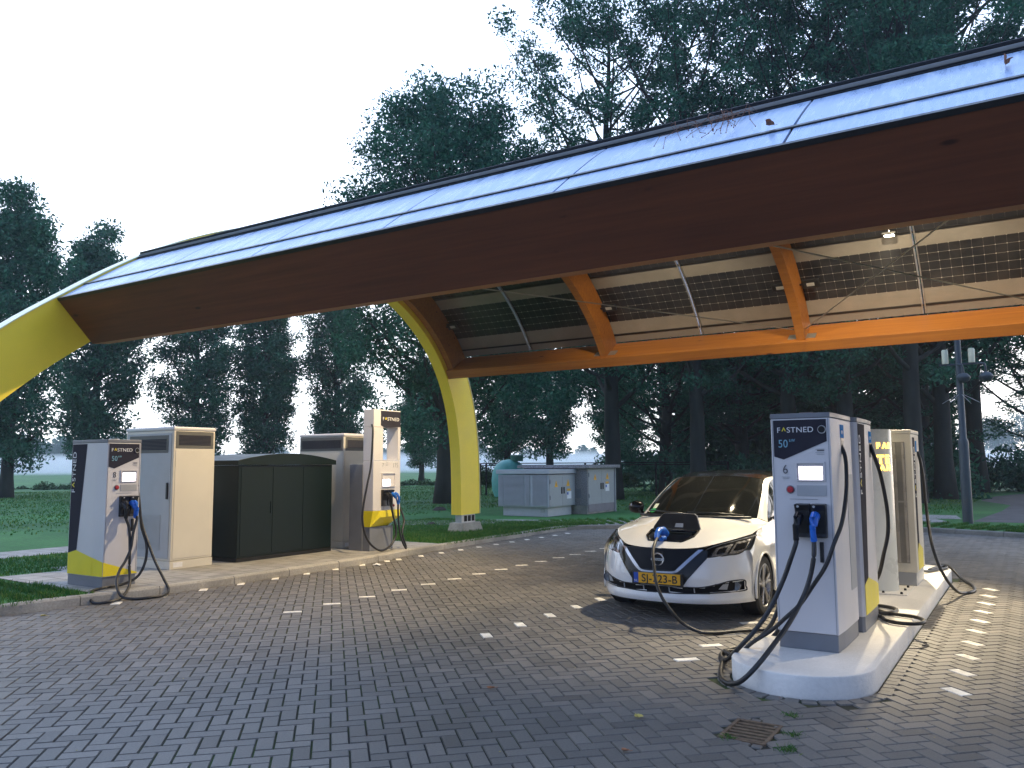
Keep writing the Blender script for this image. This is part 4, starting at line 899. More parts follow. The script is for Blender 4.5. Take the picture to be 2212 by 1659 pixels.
for (x, y, s, lb) in ((-20.9, 23.2, .26, 'larger molehill by the foot of the big tree'), (-20.3, 22.4, .18, 'small molehill just in front of the one by the big tree'), (-21.6, 21.3, .24, 'leftmost molehill on the lawn, seen right of post seven'),
                   (-13.4, 17.0, .14, 'tiny molehill at the path edge right of the yellow arch foot'), (-17.3, 22.4, .26, 'molehill on the lawn between yellow arch foot and louvred substation')):
    mb = MB(); pr = [(s, 0), (s * .8, s * .25), (s * .45, s * .45), (0, s * .5)]; mb.lathe(pr, n=12)
    mb.v = [(a + random.gauss(0, s * .06), b + random.gauss(0, s * .06), c) for a, b, c in mb.v]
    o = mb.build('molehill', mat('soil', (.045, .035, .028), .95, var=.4, bump=1, bscale=30) if 'soil' not in bpy.data.materials else bpy.data.materials['soil']); o.location = (x, y, .09)
    tag(o, lb, 'molehill', 'molehills on the lawn')
# ================================================================ CAR
XC, YF = -3.44, 8.22
car = empty('parked_car', (XC, YF, 0), 0, 'white electric hatchback with black roof, charging through its open nose flap', 'car')
def surf(rows, nu=5, nv=5):
    """rows x cols control net -> dense grid"""
    R_ = [cat_rom(r, nv) for r in rows]; C_ = list(zip(*R_)); C_ = [cat_rom(c, nu) for c in C_]
    return [list(x) for x in zip(*C_)]
def grid_mb(G_, mir=True, mi=0, mb=None, skip=None):
    mb = mb or MB()
    for sx in ((1, -1) if mir else (1,)):
        k = len(mb.v); nr, nc = len(G_), len(G_[0])
        mb.v += [(sx * p[0], p[1], p[2]) for row in G_ for p in row]
        for i in range(nr - 1):
            for j in range(nc - 1):
                q4 = [G_[i][j], G_[i][j + 1], G_[i + 1][j + 1], G_[i + 1][j]]
                if skip and skip(sum(p[0] for p in q4) / 4, sum(p[1] for p in q4) / 4, sum(p[2] for p in q4) / 4): continue
                mb.f.append((k + i * nc + j, k + i * nc + j + 1, k + (i + 1) * nc + j + 1, k + (i + 1) * nc + j)); mb.mi.append(mi)
    return mb
def weld(o, d=.0008):
    bm = bmesh.new(); bm.from_mesh(o.data); bmesh.ops.remove_doubles(bm, verts=bm.verts, dist=d); bmesh.ops.recalc_face_normals(bm, faces=bm.faces); bm.to_mesh(o.data); bm.free(); return o
# hood
hood = [[(0, .075, .748), (.22, .085, .752), (.42, .165, .768), (.57, .33, .805), (.70, .53, .845), (.80, .745, .880)],
        [(0, .25, .815), (.22, .26, .815), (.42, .34, .832), (.57, .49, .858), (.70, .67, .885), (.806, .86, .900)],
        [(0, .52, .900), (.22, .53, .900), (.42, .59, .910), (.58, .72, .922), (.70, .87, .925), (.812, 1.0, .920)],
        [(0, .82, .985), (.22, .83, .982), (.42, .88, .978), (.58, .97, .970), (.70, 1.07, .958), (.812, 1.18, .942)],
        [(0, 1.03, 1.035), (.22, 1.045, 1.033), (.42, 1.09, 1.028), (.58, 1.17, 1.022), (.70, 1.27, 1.010), (.80, 1.38, .968)]]
def in_port(x, y, z): return .245 < y < .525 and abs(x) < (.262 - max(0, (.36 - y)) * .7)
HG = surf(hood, 8, 8)
weld(grid_mb(HG, skip=in_port).build('hood', MT['carw'], car, smooth='all'))
def hood_z(x, y):
    best = min((p for row in HG for p in row), key=lambda p: (p[0] - abs(x)) ** 2 + (p[1] - y) ** 2); return best[2]
# charge port well, rim and open flap
MB().box(-.24, .24, .27, .50, .66, .68).box(-.27, -.255, .25, .53, .66, .80).box(.255, .27, .25, .53, .66, .80).box(-.255, .255, .515, .53, .66, .86).box(-.255, .255, .24, .25, .66, .78).build('port_well', MT['blackgap'], car)
rim = [(-.19, .235), (.19, .235), (.268, .37), (.272, .535), (-.272, .535), (-.268, .37)]
mb = MB()
for i in range(6):
    a, b = rim[i], rim[(i + 1) % 6]; mb.tube([(a[0] + (b[0] - a[0]) * t_, a[1] + (b[1] - a[1]) * t_, hood_z(a[0] + (b[0] - a[0]) * t_, a[1] + (b[1] - a[1]) * t_) + .000) for t_ in np.linspace(0, 1, 6)], .014, 8)
mb.build('port_rim', MT['carb'], car, smooth='all')
fl = [(-.275, 0), (.275, 0), (.262, .06), (.20, .195), (.17, .215), (-.17, .215), (-.20, .195), (-.262, .06)]
Pfl = lambda a, b, d: (a * 1.03, .545 + b * .62 + d, .885 + b * .92 - d * .5)
MB().prism([(a * 1.0, b) for a, b in fl], Pfl, 0, .010).build('port_flap', MT['black'], car, bevel=.002)
MB().prism([(a * 1.03, b * 1.03) for a, b in fl], Pfl, .0105, .02).build('port_flap', MT['carw'], car, bevel=.002)
MB().prism([(-.02, .055), (.075, .055), (.07, .10), (-.015, .10)], Pfl, -.002, -.0002).build('flap_label', MT['lgrey'], car)
MB().lathe([(0, -.02), (.035, -.018), (.04, .01)], (.10, .36, .76), 'y', 16).build('port_cap', MT['orange'], car, smooth=True)
MB().lathe([(0, .02), (.042, .02), (.05, 0), (.05, -.06)], (-.02, .37, .745), n=16).build('socket', MT['black'], car, smooth=True)
mb = MB()
for a in (-.20, .20): mb.box(a - .03, a + .03, .33, .40, .70, .755)
mb.build('port_latch', MT['mgrey'], car)
# front fascia: plan curve swept down, y = FY(s) + profile(z)
PLAN = cat_rom([(0, 0), (.20, .008), (.40, .05), (.56, .125), (.68, .225), (.78, .36), (.845, .48), (.873, .56)], 6)
PX_ = np.array([p[0] for p in PLAN]); PY_ = np.array([p[1] for p in PLAN])
def prof(z): return float(np.interp(z, [.16, .20, .24, .30, .36, .45, .55, .65, .75, .9], [.05, .012, -.004, .012, .008, .0, .012, .038, .078, .16]))
def FY(x, z):
    x = abs(x) / float(np.interp(z, [.16, .3, .5, .7, .9], [.985, 1.0, 1.005, .985, .95])); return float(np.interp(x, PX_, PY_)) + prof(z)
zs = np.linspace(.195, .76, 24); cols = list(np.linspace(0, .66, 16)) + list(np.linspace(.69, .873, 14)[0:])
def top_z(x): return float(np.interp(abs(x), [0, .42, .55, .70, .80, .873], [.75, .66, .665, .695, .72, .735]))
G_ = []
for t_ in np.linspace(0, 1, 24):
    row = []
    for x in cols:
        z = .195 + (top_z(x) - .195) * t_ - (.0); w = float(np.interp(z, [.16, .3, .5, .7, .9], [.985, 1.0, 1.005, .985, .95])); row.append((x * w, FY(x * w, z), z))
    G_.append(row)
def in_intake(x, y, z):
    ax = abs(x); return (z < float(np.interp(ax, [0, .45, .62, .70, .80], [.355, .362, .40, .425, .425]))) and (z > float(np.interp(ax, [0, .5, .8], [.295, .305, .325]))) and ax < .80
weld(grid_mb(G_, skip=in_intake).build('front_bumper', MT['carw'], car, smooth='all'))
def ruled(A_, B_, n=4, off=.003, mir=True, proj=True, mb=None, mi=0, m=10):
    A_, B_ = cat_rom(A_, m), cat_rom(B_, m); G2 = []
    for t_ in np.linspace(0, 1, n + 1):
        row = []
        for a, b in zip(A_, B_):
            p = a + (b - a) * t_
            row.append((p[0], FY(p[0], p[1]) - off, p[1]) if proj else (p[0], p[1], p[2]))
        G2.append(row)
    return grid_mb(G2, mir, mi, mb)
# black intake behind the opening, dividing bars
ruled([(0, .365), (.25, .367), (.45, .372), (.62, .41), (.71, .435), (.81, .435)], [(0, .285), (.25, .288), (.45, .295), (.62, .305), (.71, .31), (.81, .315)], 3, -.035).build('lower_intake', MT['darkplast'], car, smooth='all')
mb = MB()
for x in (-.42, -.17, .12, .38, ):
    mb.tube([(x - .004, FY(x, .36) + .01, .362), (x + .004, FY(x, .29) + .01, .292)], .006, 6)
mb.build('intake_bar', MT['lgrey'], car)
for sx in (-1, 1):
    def rim_(pts): return [(sx * a, FY(a, b) - .002, b) for a, b in pts]
    rp = [(0.02, .358), (.30, .362), (.45, .366), (.60, .398), (.70, .427), (.805, .428), (.812, .37), (.805, .322), (.6, .312), (.3, .298), (.02, .294)]
    MB().tube([Vector(p) for p in cat_rom(rim_(rp), 6)], .007, 6, cap=False).build('intake_rim', MT['black'], car, smooth='all')
    MB().lathe([(0, .015), (.042, .012), (.05, -.004), (.05, .05)], (sx * .735, FY(.735, .37) + .010, .372), 'y', 18).build('fog_light', MT['lens'], car, smooth=True)
    MB().prism([(sx * .60, .345), (sx * .67, .34), (sx * .685, .40), (sx * .64, .395)], lambda a, b, d: (a, FY(a, b) + .012 + d, b), 0, .004).build('fog_trim', MT['lgrey'], car)
# black V surround, chrome V, blue-black grille
ruled([(0, .745), (.15, .745), (.30, .744), (.42, .742), (.50, .735)], [(0, .372), (.12, .372), (.262, .374), (.33, .45), (.50, .655)], 6, .004).build('grille_surround', MT['carb'], car, smooth='all')
ruled([(0, .742), (.15, .742), (.30, .741), (.385, .739), (.415, .738)], [(0, .532), (.10, .532), (.195, .534), (.25, .585), (.385, .725)], 6, .007).build('grille', MT['darkplast'], car, smooth='all')
def strip(P2, r_, M_, nm):
    for sx in (-1, 1): MB().tube([Vector((sx * a, FY(a, b) - .010, b)) for a, b in cat_rom(P2, 8)], r_, 8).build(nm, M_, car, smooth='all')
ruled([(.462, .748), (.345, .632), (.258, .545), (.208, .510), (.15, .500), (0, .500)], [(.415, .748), (.316, .650), (.236, .570), (.192, .530), (.13, .517), (0, .516)], 3, .013).build('chrome_trim', MT['chrome'], car, smooth='all')
mb = MB(); EX, EZ = 0, .635; ey_ = FY(0, .635) - .014
mb.tube([(EX + .062 * cos(a), ey_, EZ + .062 * sin(a)) for a in np.linspace(0, 2 * pi, 33)], .009, 8, cap=False); mb.box(-.074, .074, ey_ - .010, ey_ + .003, EZ - .013, EZ + .013); mb.build('emblem', MT['metalb'], car, smooth=True)
text('emblem_text', 'NISSAN', .026, frame((-.048, ey_ - .011, EZ - .009), (1, 0, 0), (0, 0, 1)), car, MT['lblack'], ext=.0005)
# number plate
MB().box(-.285, .285, -.022, .012, .372, .500).build('plate_holder', MT['black'], car, bevel=.004)
MB().box(-.262, .262, -.026, -.0225, .384, .494).build('number_plate', MT['plate'], car, bevel=.002)
MB().box(-.261, -.208, -.0275, -.0262, .385, .493).build('plate_band', MT['pblue'], car)
text('plate_text', 'NL', .034, frame((-.256, -.0285, .395), (1, 0, 0), (0, 0, 1)), car, MT['lwhite'], ext=.0005)
o = text('plate_text', 'SJ-723-B', .112, frame((-.165, -.027, .4), (1, 0, 0), (0, 0, 1)), car, MT['lblack'], ext=.0008, bold=.0016)
xs = [v.co.x for v in o.data.vertices]; kx = .40 / (max(xs) - min(xs)); mn = min(xs)
for v in o.data.vertices: v.co.x = -.17 + (v.co.x - mn) * kx
text('dealer_text', 'AUTOLEASE', .014, frame((-.06, -.0235, .3745), (1, 0, 0), (0, 0, 1)), car, MT['lgrey'], ext=.0003) if False else None
# headlights
HLt = [(.475, .20, .752), (.565, .325, .797), (.695, .525, .838), (.80, .735, .868), (.842, .80, .872)]
HLb = [(.40, .125, .650), (.52, .16, .655), (.66, .255, .682), (.79, .43, .712), (.842, .78, .86)]
def hl_grid(sx, off, t0=0, t1=1, s0=0, s1=1):
    A_, B_ = cat_rom(HLt, 8), cat_rom(HLb, 8); n0, n1 = int(s0 * (len(A_) - 1)), int(s1 * (len(A_) - 1)); G2 = []
    for t_ in np.linspace(t0, t1, 7):
        row = []
        for a, b in zip(A_[n0:n1 + 1], B_[n0:n1 + 1]):
            p = a + (b - a) * t_; bul = .012 * sin(pi * t_); row.append((sx * (p[0] + bul * .4 + off * .4), p[1] - bul - off, p[2]))
        G2.append(row)
    return grid_mb(G2, False)
for sx in (1, -1):
    HL = hl_grid(sx, 0).build('headlight', MT['carb'], car, smooth='all')
    hl_grid(sx, .003, .05, .12, .04, .97).build('light_strip', MT['lens'], HL, smooth='all')
    for (s0, s1, t0, t1) in ((.28, .50, .28, .90), (.54, .80, .22, .88)):
        hl_grid(sx, .003, t0, t1, s0, s1).build('reflector', MT['refl'], HL, smooth='all')
        hl_grid(sx, .006, t0 + .12, t1 - .16, s0 + .035, s1 - .035).build('projector', MT['carb'], HL, smooth='all')
    hl_grid(sx, .003, .90, .94, .2, .9).build('light_strip', MT['refl'], HL, smooth='all')
# side body: rows crest -> sill, lower edge follows the wheel arches
AY, AR, AZ, BY = .90, .365, .315, 3.60
def arch_z(y, c):
    d = abs(y - c); return AZ + math.sqrt(max(0, AR * AR - d * d)) if d < AR else None
ys = [.50, .535, .56, .60, .66, .74, .82, .90, .98, 1.06, 1.14, 1.20, 1.24, 1.265, 1.35, 1.6, 2.0, 2.5, 2.9, 3.2, 3.235, 3.26, 3.30, 3.36, 3.44, 3.52, 3.60, 3.68, 3.76, 3.84, 3.90, 3.94, 3.965, 4.10, 4.25, 4.36]
ytop = [.50, .60, .72, .80, .86, 1.0, 1.18, 1.38, 1.8, 2.5, 3.3, 3.9, 4.2, 4.36]; ztop = [.722, .775, .845, .875, .900, .920, .942, .966, .985, 1.01, 1.05, 1.08, 1.08, 1.06]; xtop = [.845, .855, .848, .835, .815, .812, .812, .80, .80, .80, .79, .745, .70, .66]
G2 = []
NR = 12
for k in range(NR + 1):
    row = []
    for y in ys:
        zt = float(np.interp(y, ytop, ztop)); xt = float(np.interp(y, ytop, xtop)); zl = .20
        for c in (AY, BY):
            a_ = arch_z(y, c)
            if a_ and a_ > zl: zl = a_
        if abs(y - AY) > AR * .9 and abs(y - AY) <= AR * 1.0: zl = max(.20, zl)
        t_ = k / NR; z = zt + (zl - zt) * t_
        full = float(np.interp(y, [.5, .9, 2.2, 3.4, 4.1, 4.36], [.872, .898, .885, .898, .84, .76]))
        bul = float(np.interp(z, [.18, .35, .62, .75, zt + .001], [full - .03, full - .012, full, full - .012, xt])) if z < zt else xt
        if t_ == 0: bul = xt
        row.append((bul, y, z))
    G2.append(row)
weld(grid_mb(G2).build('side_body', MT['carw'], car, smooth='all'))
for c in (AY, BY):
    for sx in (-1, 1):
        MB().tube([(sx * (.884), c + (AR - .006) * cos(a), AZ + (AR - .006) * sin(a)) for a in np.linspace(-.25, pi + .25, 26)], .014, 8).build('arch_liner', MT['carw'], car, smooth='all')
        mb = MB(); n = 20
        for i in range(n + 1):
            a = -.3 + (pi + .6) * i / n
            for x in (.50, .875): mb.v.append((sx * x, c + (AR - .004) * cos(a), AZ + (AR - .004) * sin(a)))
        for i in range(n): mb.f.append((2 * i, 2 * i + 1, 2 * i + 3, 2 * i + 2)); mb.mi.append(0)
        mb.add([(sx * .50, c - AR, .15), (sx * .50, c + AR, .15), (sx * .50, c + AR, .68), (sx * .50, c - AR, .68)], [(0, 1, 2, 3)]); mb.build('wheel_well', MT['blackgap'], car)
MB().box(-.62, .62, .35, 4.2, .17, .22).build('underbody', MT['blackgap'], car)
# windscreen, roof, pillars, side glass
ws = [[(0, 1.02, 1.03), (.35, 1.085, 1.03), (.58, 1.20, 1.022), (.695, 1.32, 1.012)],
      [(0, 1.25, 1.165), (.34, 1.30, 1.16), (.55, 1.40, 1.15), (.675, 1.50, 1.135)],
      [(0, 1.58, 1.335), (.33, 1.62, 1.33), (.53, 1.70, 1.315), (.635, 1.78, 1.295)],
      [(0, 1.93, 1.485), (.30, 1.96, 1.48), (.48, 2.02, 1.465), (.580, 2.09, 1.44)]]
weld(grid_mb(surf(ws, 6, 6)).build('windscreen', MT['glass'], car, smooth='all'))
rf = [ws[3], [(0, 2.3, 1.54), (.30, 2.32, 1.535), (.49, 2.36, 1.515), (.60, 2.42, 1.475)], [(0, 2.9, 1.555), (.30, 2.9, 1.55), (.49, 2.9, 1.53), (.60, 2.9, 1.49)],
      [(0, 3.5, 1.52), (.30, 3.5, 1.515), (.48, 3.5, 1.495), (.59, 3.5, 1.455)], [(0, 4.02, 1.42), (.30, 4.0, 1.415), (.46, 3.98, 1.40), (.55, 3.95, 1.37)]]
rf = [[(a, b + (.004 if i == 0 else 0), c + .003) for a, b, c in row] for i, row in enumerate(rf)]
weld(grid_mb(surf(rf, 6, 6)).build('roof', MT['carb'], car, smooth='all'))
inn = [(.695, 1.32, 1.012), (.675, 1.50, 1.135), (.635, 1.78, 1.295), (.580, 2.09, 1.443), (.600, 2.42, 1.478), (.60, 2.9, 1.493), (.59, 3.5, 1.458), (.55, 3.95, 1.373)]
out_ = [(.80, 1.38, .968), (.745, 1.58, 1.10), (.690, 1.84, 1.265), (.635, 2.13, 1.41), (.645, 2.45, 1.455), (.665, 2.9, 1.455), (.655, 3.5, 1.42), (.61, 3.95, 1.34)]
mid = [((a[0] * .45 + b[0] * .55) + .004, (a[1] + b[1]) / 2 - .003, (a[2] + b[2]) / 2 + .004) for a, b in zip(inn, out_)]
weld(grid_mb(surf([inn, mid, out_], 5, 5)).build('pillar', MT['carw'], car, smooth='all'))
belt = [(.80, 1.385, .968), (.80, 1.62, .976), (.80, 1.90, .988), (.80, 2.18, .998), (.80, 2.48, 1.01), (.80, 2.9, 1.03), (.79, 3.5, 1.06), (.735, 3.95, 1.08)]
mid2 = [((a[0] + b[0]) / 2 + .008, (a[1] + b[1]) / 2, (a[2] + b[2]) / 2) for a, b in zip(out_, belt)]
weld(grid_mb(surf([[(a[0], a[1], a[2]) for a in out_], mid2, belt], 4, 5)).build('side_window', MT['glass'], car, smooth='all'))
rear = [rf[4], [(0, 4.22, 1.24), (.30, 4.21, 1.235), (.48, 4.15, 1.22), (.66, 4.05, 1.18)], [(0, 4.36, 1.06), (.30, 4.35, 1.06), (.55, 4.33, 1.06), (.70, 4.2, 1.08)]]
weld(grid_mb(surf(rear, 5, 5)).build('rear_window', MT['glass'], car, smooth='all'))
tail = [[(0, 4.36, 1.06), (.30, 4.355, 1.06), (.55, 4.34, 1.06), (.66, 4.36, 1.06)], [(0, 4.44, .85), (.30, 4.44, .85), (.60, 4.40, .85), (.755, 4.36, .85)], [(0, 4.48, .55), (.30, 4.475, .55), (.62, 4.43, .55), (.765, 4.36, .55)], [(0, 4.42, .22), (.30, 4.42, .22), (.6, 4.38, .22), (.735, 4.36, .20)]]
weld(grid_mb(surf(tail, 5, 5)).build('tailgate', MT['carw'], car, smooth='all'))
MB().tube([(x, 1.0 + abs(x) ** 2 * .32, 1.028) for x in np.linspace(-.68, .68, 15)], .018, 6).build('cowl', MT['black'], car, smooth='all')
for x0, x1 in ((-.62, -.02), (-.05, .60)):
    MB().tube([(x0, 1.0 + abs(x0) ** 2 * .5 + .07, 1.075), ((x0 + x1) / 2, 1.10, 1.072), (x1, 1.02 + abs(x1) ** 2 * .3, 1.055)], .009, 6).build('wiper', MT['black'], car, smooth='all')
def on_ws(x, t_):
    g = surf(ws, 10, 10); i = int(t_ * (len(g) - 1)); row = g[i]; j = min(range(len(row)), key=lambda j: abs(row[j][0] - abs(x))); return Vector((x, row[j][1], row[j][2]))
def ws_patch(x0, x1, t0, t1, nm, M_, round_=False):
    a, b, c, d_ = on_ws(x0, t0), on_ws(x1, t0), on_ws(x1, t1), on_ws(x0, t1); n = (b - a).cross(d_ - a).normalized() * .004
    if n.y > 0: n = -n
    if round_: ctr = (a + b + c + d_) / 4; u_ = (b - a) / 2; v_ = (d_ - a) / 2; P = [ctr + u_ * cos(w) + v_ * sin(w) for w in np.linspace(0, 2 * pi, 20)[:-1]]
    else: P = [a, b, c, d_]
    MB().add([p + n for p in P], [tuple(range(len(P)))]).build(nm, M_, car)
ws_patch(-.60, -.53, .20, .36, 'windscreen_sticker', MT['stickw']); ws_patch(-.62, -.52, .09, .20, 'windscreen_sticker', MT['stickg'], True)
# mirrors
for sx in (-1, 1):
    mb = MB(); mb.tube([(sx * .80, 1.60, 1.0), (sx * .86, 1.60, 1.03)], .02, 8)
    mb.tube([(sx * .84, 1.60, 1.085), (sx * .87, 1.595, 1.09), (sx * .94, 1.60, 1.095), (sx * 1.0, 1.63, 1.09), (sx * 1.02, 1.65, 1.085)], [.035, .075, .082, .07, .03], 14)
    mb.build('mirror', MT['carb'], car, smooth='all')
# wheels
for (sx, cy) in ((1, AY), (-1, AY), (1, BY), (-1, BY)):
    w = bpy.data.objects.new('wheel', None); COL.objects.link(w); w.parent = car; w.location = (sx * .775, cy, .318)
    a = .105
    MB().lathe([(.235, -a), (.26, -a - .004), (.30, -a + .002), (.318, -a + .022), (.320, 0), (.318, a - .022), (.30, a - .002), (.26, a + .004), (.235, a), (.235, -a)], ax='x', n=48).build('tyre', MT['tyre'], w, smooth=True)
    mb = MB(); mb.lathe([(.236, sx * .10), (.222, sx * .104), (.215, sx * .09), (.205, sx * .02), (.20, -sx * .09)], ax='x', n=48)
    for k in range(5):
        for dd in (-.16, .16):
            w0 = 2 * pi * k / 5 + .3; w1 = w0 + dd * 1.1
            mb.tube([(sx * .075, .035 * cos(w0), .035 * sin(w0)), (sx * .085, .12 * cos(w0 + dd * .5), .12 * sin(w0 + dd * .5)), (sx * .094, .218 * cos(w1), .218 * sin(w1))], [.026, .017, .015], 8)
    mb.lathe([(0, sx * .098), (.03, sx * .096), (.05, sx * .08), (.05, sx * .05)], ax='x', n=20); mb.build('rim', MT['rim'], w, smooth=True)
    MB().lathe([(0, sx * .02), (.20, sx * .02), (.20, sx * .0)], ax='x', n=24).build('brake_disc', MT['blackgap'], w)
# ================================================================ VEGETATION
def leaf_quads(C, size, aspect=.7, flat=0.0):
    """C: Nx3 centres -> rhombic leaves with random orientation"""
    n = len(C); a = rng.normal(size=(n, 3)); a /= np.linalg.norm(a, axis=1)[:, None]
    b = rng.normal(size=(n, 3)); b -= (b * a).sum(1)[:, None] * a; b /= np.linalg.norm(b, axis=1)[:, None]
    s = size * rng.uniform(.6, 1.25, n)[:, None]
    V = np.stack([C - a * s, C - b * s * aspect * .6, C + a * s, C + b * s * aspect * .6], 1).reshape(-1, 3)
    return V, np.arange(4 * n).reshape(-1, 4)
def crown_and_trunk(H, R, z0, nlimb, nclump, leaves, lsize, shape, trunk_r, up=.9, sd=0, cr=.2):
    """shape(t)->relative radius at relative height t of the crown"""
    rn = random.Random(sd); mb = MB(); bend = [(rn.gauss(0, .12), rn.gauss(0, .12)) for _ in range(8)]
    def tp(z): 
        t = z / H * 6; i = min(6, int(t)); f_ = t - i; return np.array((bend[i][0] * (1 - f_) + bend[i + 1][0] * f_, bend[i][1] * (1 - f_) + bend[i + 1][1] * f_)) * (z / H) * 2.2
    zs_ = np.linspace(0, H * .93, 14); mb.tube([(*tp(z), z) for z in zs_], [trunk_r * (1.35 if k == 0 else 1) * (1 - .93 * (k / 13) ** 1.1) + .02 for k in range(14)], 10)
    C = []
    for k in range(nlimb):
        t = (k + rn.random()) / nlimb; z = z0 + (H - z0) * t * .9; rad = R * shape(t) * rn.uniform(.75, 1.1); a = k * 2.4 + rn.uniform(-.4, .4)
        base = np.array((*tp(z * .96), z * .96 if z > z0 else z)); tip = base + np.array((cos(a) * rad, sin(a) * rad, rad * up * rn.uniform(.5, 1.2)))
        tip[2] = min(tip[2], H)
        mid_ = (base + tip) / 2 + np.array((0, 0, -.12 * rad * up)); P = cat_rom([base, mid_, tip], 4)
        r0 = max(.025, trunk_r * .38 * (1 - t * .7)); mb.tube(P, [r0 * (1 - .85 * i / (len(P) - 1)) for i in range(len(P))], 6)
        for q_ in (.45, .65, .82, 1.0):
            p = base + (tip - base) * q_; C.append((p[0] + rn.gauss(0, .25), p[1] + rn.gauss(0, .25), p[2] + rn.gauss(0, .3), R * cr * rn.uniform(.7, 1.3)))
            if rn.random() < .6:
                d_ = np.array((rn.gauss(0, 1), rn.gauss(0, 1), rn.gauss(.3, .6))) * R * .16; mb.tube([p, p + d_ * .6, p + d_], [.02, .014, .006], 4)
    while len(C) < nclump:
        t = rn.random(); a = rn.random() * 2 * pi; rr = R * shape(t) * math.sqrt(rn.uniform(.15, 1)); z = z0 + (H - z0) * t
        C.append((*(tp(z) + np.array((cos(a) * rr, sin(a) * rr))), z, R * cr * 1.1 * rn.uniform(.6, 1.2)))
    C = np.array(C); w = C[:, 3] ** 2.2; w /= w.sum(); idx = rng.choice(len(C), leaves, p=w)
    d_ = rng.normal(size=(leaves, 3)); d_ /= np.linalg.norm(d_, axis=1)[:, None]; u_ = rng.uniform(0, 1, leaves) ** .45
    d_[:, 2] *= .75; pts = C[idx, :3] + d_ * (u_ * C[idx, 3])[:, None]
    pts = pts[pts[:, 2] > z0 * .6]
    V, F = leaf_quads(pts, lsize)
    return mb, V, F
def tree(name, label, args, loc_, group, rz=0, sc=(1, 1, 1), M=None, cat='tree'):
    mb, V, F = crown_and_trunk(**args); t = empty(name, loc_, rz, label, cat, group); t.scale = sc
    mb.build('trunk', MT['bark'], t, smooth='all'); o = fastmesh('crown', V, F, M or MT['leaf'], t)
    return t
def tree_copy(src, label, loc_, rz, sc, group=None):
    c = copy_tree(src); c.location = loc_; c.rotation_euler = (0, 0, rz); c.scale = sc; c['label'] = label
    if group: c['group'] = group
    return c
pop = lambda t: max(.12, (.55 + .75 * t * 2) if t < .25 else 1.0 * (1 - ((t - .25) / .75) ** 1.7) ** .8 + .08)
rnd = lambda t: max(.2, math.sqrt(max(0, 1 - (2 * t - .85) ** 2 * .75)))
tall = lambda t: .75 + .35 * sin(t * pi) if t < .8 else .9 * (1 - (t - .8) / .2) ** .6 + .2
A_pop = dict(H=16.5, R=2.4, z0=1.9, nlimb=50, nclump=330, leaves=44000, lsize=.125, cr=.32, shape=pop, trunk_r=.30, up=1.3, sd=3)
A_pop2 = dict(H=15.5, R=2.4, z0=2.3, nlimb=44, nclump=300, leaves=42000, lsize=.13, cr=.32, shape=pop, trunk_r=.28, up=1.2, sd=8)
GP = 'poplars along the far side of the field'
p1 = tree('poplar_tree', 'poplar at the left edge of the row, lowest leaves hanging over the mist', A_pop, (-44.6, 21.4, 0), GP)
p2 = tree('poplar_tree', 'narrow-topped poplar rising above the near end of the yellow arch', A_pop2, (-50.8, 29.5, 0), GP, 1.2, (1.15, 1.15, 1.13))
tree_copy(p1, 'poplar seen below the dark roof beam, above the gap between the two left cabinets', (-47.9, 34.9, 0), 2.1, (1.0, 1.0, .97), GP)
tree_copy(p2, 'poplar standing directly above the arched lid of the green cabinet', (-46.3, 39.5, 0), .4, (1.0, 1.0, 1.0), GP)
tree_copy(p1, 'poplar behind the right-hand cream cabinet, left of portal post seven', (-43.2, 43.6, 0), 4.0, (.95, .95, 1.0), GP)
tree_copy(p2, 'smaller tree with bare lower trunk between post seven and the yellow arch leg', (-46.6, 57.6, 0), 5.2, (.9, .9, .72), GP)
tree_copy(p1, 'tree right of the yellow arch leg, above the teal tank', (-33.9, 52.3, 0), 3.0, (1.0, 1.0, 1.0), GP)
tree_copy(p2, 'twin-stemmed tree above the louvred substation', (-30.3, 52.6, 0), 1.9, (1.05, 1.05, 1.08), GP)
tree_copy(p1, 'tree above the pebble-dashed substation', (-26.6, 56.0, 0), .9, (1.1, 1.1, 1.1), GP)
A_big = dict(H=17.6, R=4.6, z0=2.6, nlimb=60, nclump=420, leaves=95000, lsize=.10, shape=rnd, trunk_r=.42, up=.9, sd=5)
big = tree('broadleaf_tree', 'big dense round-topped tree behind the yellow arch leg', A_big, (-20.2, 26.6, 0), None, .6)
A_for = dict(H=24, R=4.8, z0=4.0, nlimb=54, nclump=300, leaves=44000, lsize=.10, cr=.135, shape=tall, trunk_r=.36, up=1.25, sd=21)
A_for2 = dict(H=25, R=4.6, z0=4.6, nlimb=48, nclump=280, leaves=40000, lsize=.105, cr=.135, shape=tall, trunk_r=.33, up=1.4, sd=33)
GF = 'tall trees of the wood on the right'
f1 = tree('forest_tree', 'leftmost tall tree of the wood, its trunk just right of the pebble-dashed substation', A_for, (-15.6, 32.6, 0), GF)
f2 = tree('forest_tree', 'tall tree whose pale trunk rises straight behind the white car roof', A_for2, (-12.0, 33.4, 0), GF)
